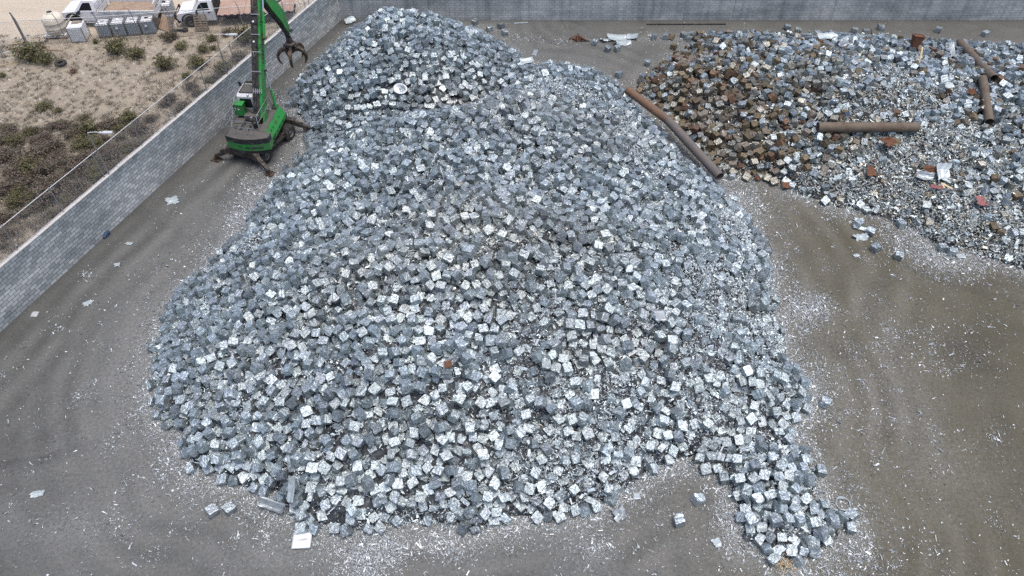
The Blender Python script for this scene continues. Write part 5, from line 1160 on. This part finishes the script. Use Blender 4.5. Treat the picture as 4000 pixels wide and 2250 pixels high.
SH = [(2410,152,1.5,.8,8,"sheet_pale","long bent white panel, rear one of the group on the far concrete",(0,8),.12,.12,.1),(2470,148,.9,.75,-20,"sheet_pale","bent white panel on the far end of the panel group",(0,-14),.18,.16,.1),(2430,172,1.3,.6,20,"sheet_pale","curled white panel nearest the camera in the panel group",(12,10),.2,.14,.15),
 (2365,160,.7,.5,30,"sheet_pale","crumpled white frame piece between a cube and the panel group",(5,5),.3,.1,.6),(2090,208,.35,.7,-15,"sheet_grey","narrow grey slab lying alone at the far edge of the big heap",(8,0),.05,.06,.1),
 (2056,252,1.0,.5,18,"sheet_pale","bright white sheet on the crest between the two peaks",(14,0),.08,.3,.25),(1368,88,.8,.5,40,"sheet_pale","white sheet sliding off the far peak toward the wall corner",(25,0),.1,.2,.3),(1618,60,.6,.5,-30,"sheet_pale","pale curved sheet near the far peak's crest",(20,0),.25,.25,.3),
 (1662,352,.5,.25,-35,"sheet_grey","dark folded strip sticking out of the far peak's slope",(30,0),.3,.25,.2),(1770,372,.5,.45,10,"sheet_grey","grey curled lid in the hollow between the two peaks",(10,0),.3,.15,.3),
 (2575,1250,.55,.6,10,"sheet_grey","smooth blue-grey plate on the big heap's flank",(10,8),.05,.32,.3),(1150,1935,.28,1.1,-12,"sheet_pale","tall curled white sheet sticking up at the heap's front foot",(52,0),.35,.55,.1),(1070,1985,1.1,.4,-18,"sheet_grey","dark grey curved sheet at the heap's front foot",(20,5),.25,.25,.2),
 (674,785,.62,.6,25,"sheet_pale","crumpled white sheet alone on the concrete beside the block wall",(0,0),.12,.05,.5),(147,1930,.5,.28,15,"sheet_pale","white oval scrap plate on the grey concrete in the near corner",(0,0),.12,.03,.4),(2799,2122,.32,.36,20,"sheet_pale","white torn plate lying beside the spur",(0,0),.1,.03,.4),
 (459,1036,.3,.32,15,"sheet_pale","small white triangular scrap on the lane by the wall",(0,0),.06,.03,.6),(505,953,.38,.2,-10,"sheet_pale","small white wedge of sheet on the lane by the wall",(0,0),.06,.03,.5),(342,1185,.42,.3,30,"sheet_pale","white rounded flake among litter on the lane by the wall",(0,0),.06,.03,.5),(136,1228,.34,.34,0,"mark_grey","flat grey disc on the dark lane nearest the wall",(0,0),.01,.012,.15),
 (2415,2010,.5,.5,20,"sheet_grey","crumpled grey sheet at the front foot of the heap by the spur",(5,0),.3,.1,.5),(2308,1960,.25,.5,60,"sheet_pale","white torn strip at the front foot of the heap by the spur",(5,0),.15,.05,.4),(2487,1940,.3,.3,0,"sheet_pale","round pale flap on the concrete at the heap's near right foot",(0,0),.08,.04,.3),(2312,1400,.24,.24,0,"sheet_pale","small white disc on the big heap's front slope",(10,5),.03,.3,.1),
 (3353,862,.5,.3,-20,"sheet_pale","pale curved flap at the edge of the mixed heap's scatter",(0,0),.15,.04,.3),(3368,896,1.0,.28,-18,"sheet_pale","long white torn sheet below the mixed heap",(0,6),.1,.06,.3),(3361,930,.75,.45,5,"sheet_pale","bent white sheet lying nearest the camera below the mixed heap",(6,-4),.25,.06,.5),(3345,998,.35,.2,10,"sheet_pale","small white scrap on brown floor below the bent sheet",(0,0),.1,.03,.5),(3750,1003,.45,.3,0,"sheet_pale","pale flap at the end of the little cube row",(0,0),.1,.05,.3),
 (3675,690,.75,.95,-5,"sheet_pale","large pale blue-white sheet standing in the mixed heap's lower slope",(38,0),.2,.35,.35),(3605,702,.9,.5,-25,"sheet_grey","grey-blue sheet leaning beside the large pale sheet",(30,0),.15,.3,.3),(3228,158,1.2,.6,6,"sheet_pale","white triangular sheet on the mixed heap's far crest",(10,0),.1,.3,.5),(3285,180,.9,.6,30,"sheet_grey","pale curled sheet beside the white one on the far crest",(25,0),.3,.3,.4),
 (3700,345,.5,.4,10,"sheet_pale","white scrap sheet beside the short brown pipe",(20,0),.1,.25,.5),(3710,210,.4,1.0,5,"sheet_grey","grey-green upright plate on the far slope left of the sloping pipe",(45,0),.1,.35,.2),(3590,235,.12,1.2,-12,"wood_new","thin yellow strip standing in the mixed heap below the funnel",(50,0),.05,.3,.05),
 (3650,745,.7,.25,-8,"red_rag","faded red sheet in the mixed heap below the pale sheet",(10,0),.2,.25,.4),(3825,800,.55,.6,20,"red_rag","crumpled red scrap at the mixed heap's lower right slope",(15,0),.35,.25,.5),(3690,742,.14,.7,50,"wood_new","short tan board in the mixed heap beside the red sheet",(8,0),.03,.3,.05),(3303,462,.28,.3,0,"blue_rag","dark blue scrap above the level pipe",(20,0),.2,.3,.4),(1752,1440,.3,.3,20,"sheet_rust","single rust-orange scrap on the big heap's front slope",(20,0),.2,.3,.4),
 (3460,570,.8,.7,10,"sheet_rust","tangle of rusty sheet just below the level pipe",(15,0),.4,.3,.6),(3785,375,.5,.45,0,"sheet_rust","rusty crumpled sheet left of the short brown pipe",(25,0),.35,.3,.5),(3395,685,.5,.6,15,"sheet_rust","rusty plate in the mixed heap's lower slope",(30,0),.15,.3,.3),(3625,680,.7,.4,-10,"sheet_rust","rusty sheet above the pale standing sheet",(20,0),.3,.35,.5),(3070,728,.5,.45,0,"sheet_rust","rust-red disc-like scrap at the mixed heap's foot by the brown floor",(10,0),.1,.1,.2),(2960,702,.35,.3,0,"sheet_rust","small rusty scrap at the heap's corner by the open pipe end",(10,0),.3,.1,.5)]
for i, (px, py, w_, l_, an, mt, lab, tl, bd, lf, ct) in enumerate(SH): sheet(px, py, w_, l_, an, mt, lab, tl, bd, i, lf, ct)
def tray():
    p = Vector(at(1182, 2112, 0)); t = thing("metal_tray", "square white metal tray lying at the front foot of the big heap", "metal tray", (p.x, p.y, .05), R(3))
    m = MB(); m.box((-.34, -.33, 0), (.34, .33, .03)); m.build("base", MATS["label_white"], t)
    m = MB(); m.box((-.36, .3305, 0), (.36, .36, .16)); m.box((-.36, -.36, 0), (.36, -.3305, .06)); m.box((-.37, -.33, 0), (-.3405, .33, .07)); m.box((.3405, -.33, 0), (.37, .33, .07)); m.build("rim", MATS["sheet_pale"], t)
    m = MB(); m.prism([(-.28, -.02), (.1, .06), (.3, .02), (.1, -.04)], .0305, .036, 2); m.build("stain", MATS["mark_grey"], t)
tray()
def tub():
    p = surf(1567, 362); t = thing("metal_tub", "white enamel tub with grey rim lying on the far peak's slope", "tub", (p.x, p.y, p.z+.25), R(-30)); t.rotation_euler = (R(35), 0, R(-30))
    m = MB()
    pr = [(.0, -.16), (.26, -.16), (.36, -.05), (.40, .06), (.46, .07), (.46, .09), (.38, .09), (.33, -.03), (.24, -.13), (.0, -.13)]
    m.lathe(pr, 24); o = m.build("tub_shell", MATS["label_white"], t); o.scale = (1.1, .75, 1)
    m = MB(); m.lathe([(.44, .085), (.48, .1), (.48, .06), (.44, .07)], 24); o = m.build("rim", MATS["sheet_grey"], t); o.scale = (1.1, .75, 1)
tub()
def funnel():
    p = surf(3567, 190); t = thing("rusty_funnel", "rust-red flared metal funnel standing up from the mixed heap's crest", "funnel", (p.x, p.y, p.z-.05)); t.rotation_euler = (R(-8), R(6), 0)
    m = MB(); m.prism([(-.15, -.15), (.12, -.15), (.12, .15), (-.15, .15)], 0, .95, 2, inset=[(-.36, -.26), (.36, -.26), (.36, .26), (-.36, .26)]); m.build("funnel_wall", MATS["sheet_rust"], t)
    m = MB(); m.box((-.39, -.29, .951), (.39, -.25, .98)); m.box((-.39, .25, .951), (.39, .29, .98)); m.box((-.39, -.249, .951), (-.35, .249, .98)); m.box((.35, -.249, .951), (.39, .249, .98)); m.build("rim", MATS["sheet_rust"], t)
funnel()
p = at(3291, 1970, 0); m = MB(); m.tube([(-.5, .12, .03), (-.25, .06, .04)]+[(.30*math.cos(a)*(1-.04*k), .26*math.sin(a)*(1+.12*k), .03+.012*k+.02*math.sin(3*a)) for k in range(3) for a in np.linspace(2.6, 8.6, 16)], .017, 5); o = m.build("wire_loop", MATS["sheet_pale"]); o.location = (p[0], p[1], .01); tag(o, "white looped strap lying on the concrete beside the spur's tip", "wire loop")
p = at(416, 922, 0); m = MB(); m.tube([(-.2, -.1, .06), (0, 0, .14), (.2, .02, .10), (.26, .06, .05)], [.07, .13, .11, .05], 8); m.tube([(-.25, .1, .03), (-.1, .05, .06), (.05, -.15, .04)], .05, 6); o = m.build("blue_bag", MATS["blue_rag"]); o.location = p; o.rotation_euler = (0, 0, R(60)); tag(o, "dark blue rag bundle at the foot of the block wall", "rag")
def strip(px, py, L, ang, label, mat, w=.1):
    p = at(px, py, 0); m = MB(); m.box((-L/2, -w/2, .012), (L/2, w/2, .07)); m.box((-L/2+.02, -w/2-.02, .012), (-L/2+.3, -w/2-.0005, .05)); o = m.build("metal_bar", MATS[mat]); o.location = (p[0], p[1], 0); o.rotation_euler = (0, 0, R(ang)); tag(o, label, "metal bar")
strip(2680, 96.5, 6.2, .3, "long dark bar lying along the foot of the back wall", "black_paint"); strip(2035, 92, 1.1, 6, "short pale bar on the concrete near the back wall", "sheet_pale", .12); strip(3405, 130, 1.2, 75, "thin rusty rod behind the mixed heap", "sheet_rust", .04)
p = at(2257, 155, 0); m = MB()
for k in range(16): m.tube([(random.gauss(0, .25), random.gauss(0, .15), .02), (random.gauss(0, .2), random.gauss(0, .12), random.uniform(.1, .4)), (random.gauss(0, .3), random.gauss(0, .2), .03)], random.uniform(.015, .05), 4)
o = m.build("rusty_tangle", MATS["sheet_rust"]); o.location = p; tag(o, "small dark tangle of rusty bits on the far concrete amid white litter", "scrap tangle")
p = at(2350+0*1, 105, 0)
m = MB()
pts = [(.5*math.cos(a)*random.uniform(.6, 1.2), .25*math.sin(a)*random.uniform(.6, 1.2)) for a in np.linspace(0, 5.9, 14)]
m.prism(pts, .0045, .006, 2); o = m.build("oil_stain", MATS["oil"]); p = at(2283, 160, 0); o.location = (p[0], p[1], 0); tag(o, "black oily patch beside the rusty tangle on the concrete", kind="structure")
p = surf(3060, 2212); m = MB()
for k in range(60): a = Vector((random.gauss(0, .22), random.gauss(0, .18), random.uniform(.02, .2))); m.tube([a, a+Vector((random.gauss(0, .15), random.gauss(0, .15), random.uniform(-.02, .12)))], .012, 3)
o = m.build("wire_tangle", MATS["wood_new"]); o.location = p; tag(o, "tan tangle of shredded wire at the spur's tip", "wire tangle")
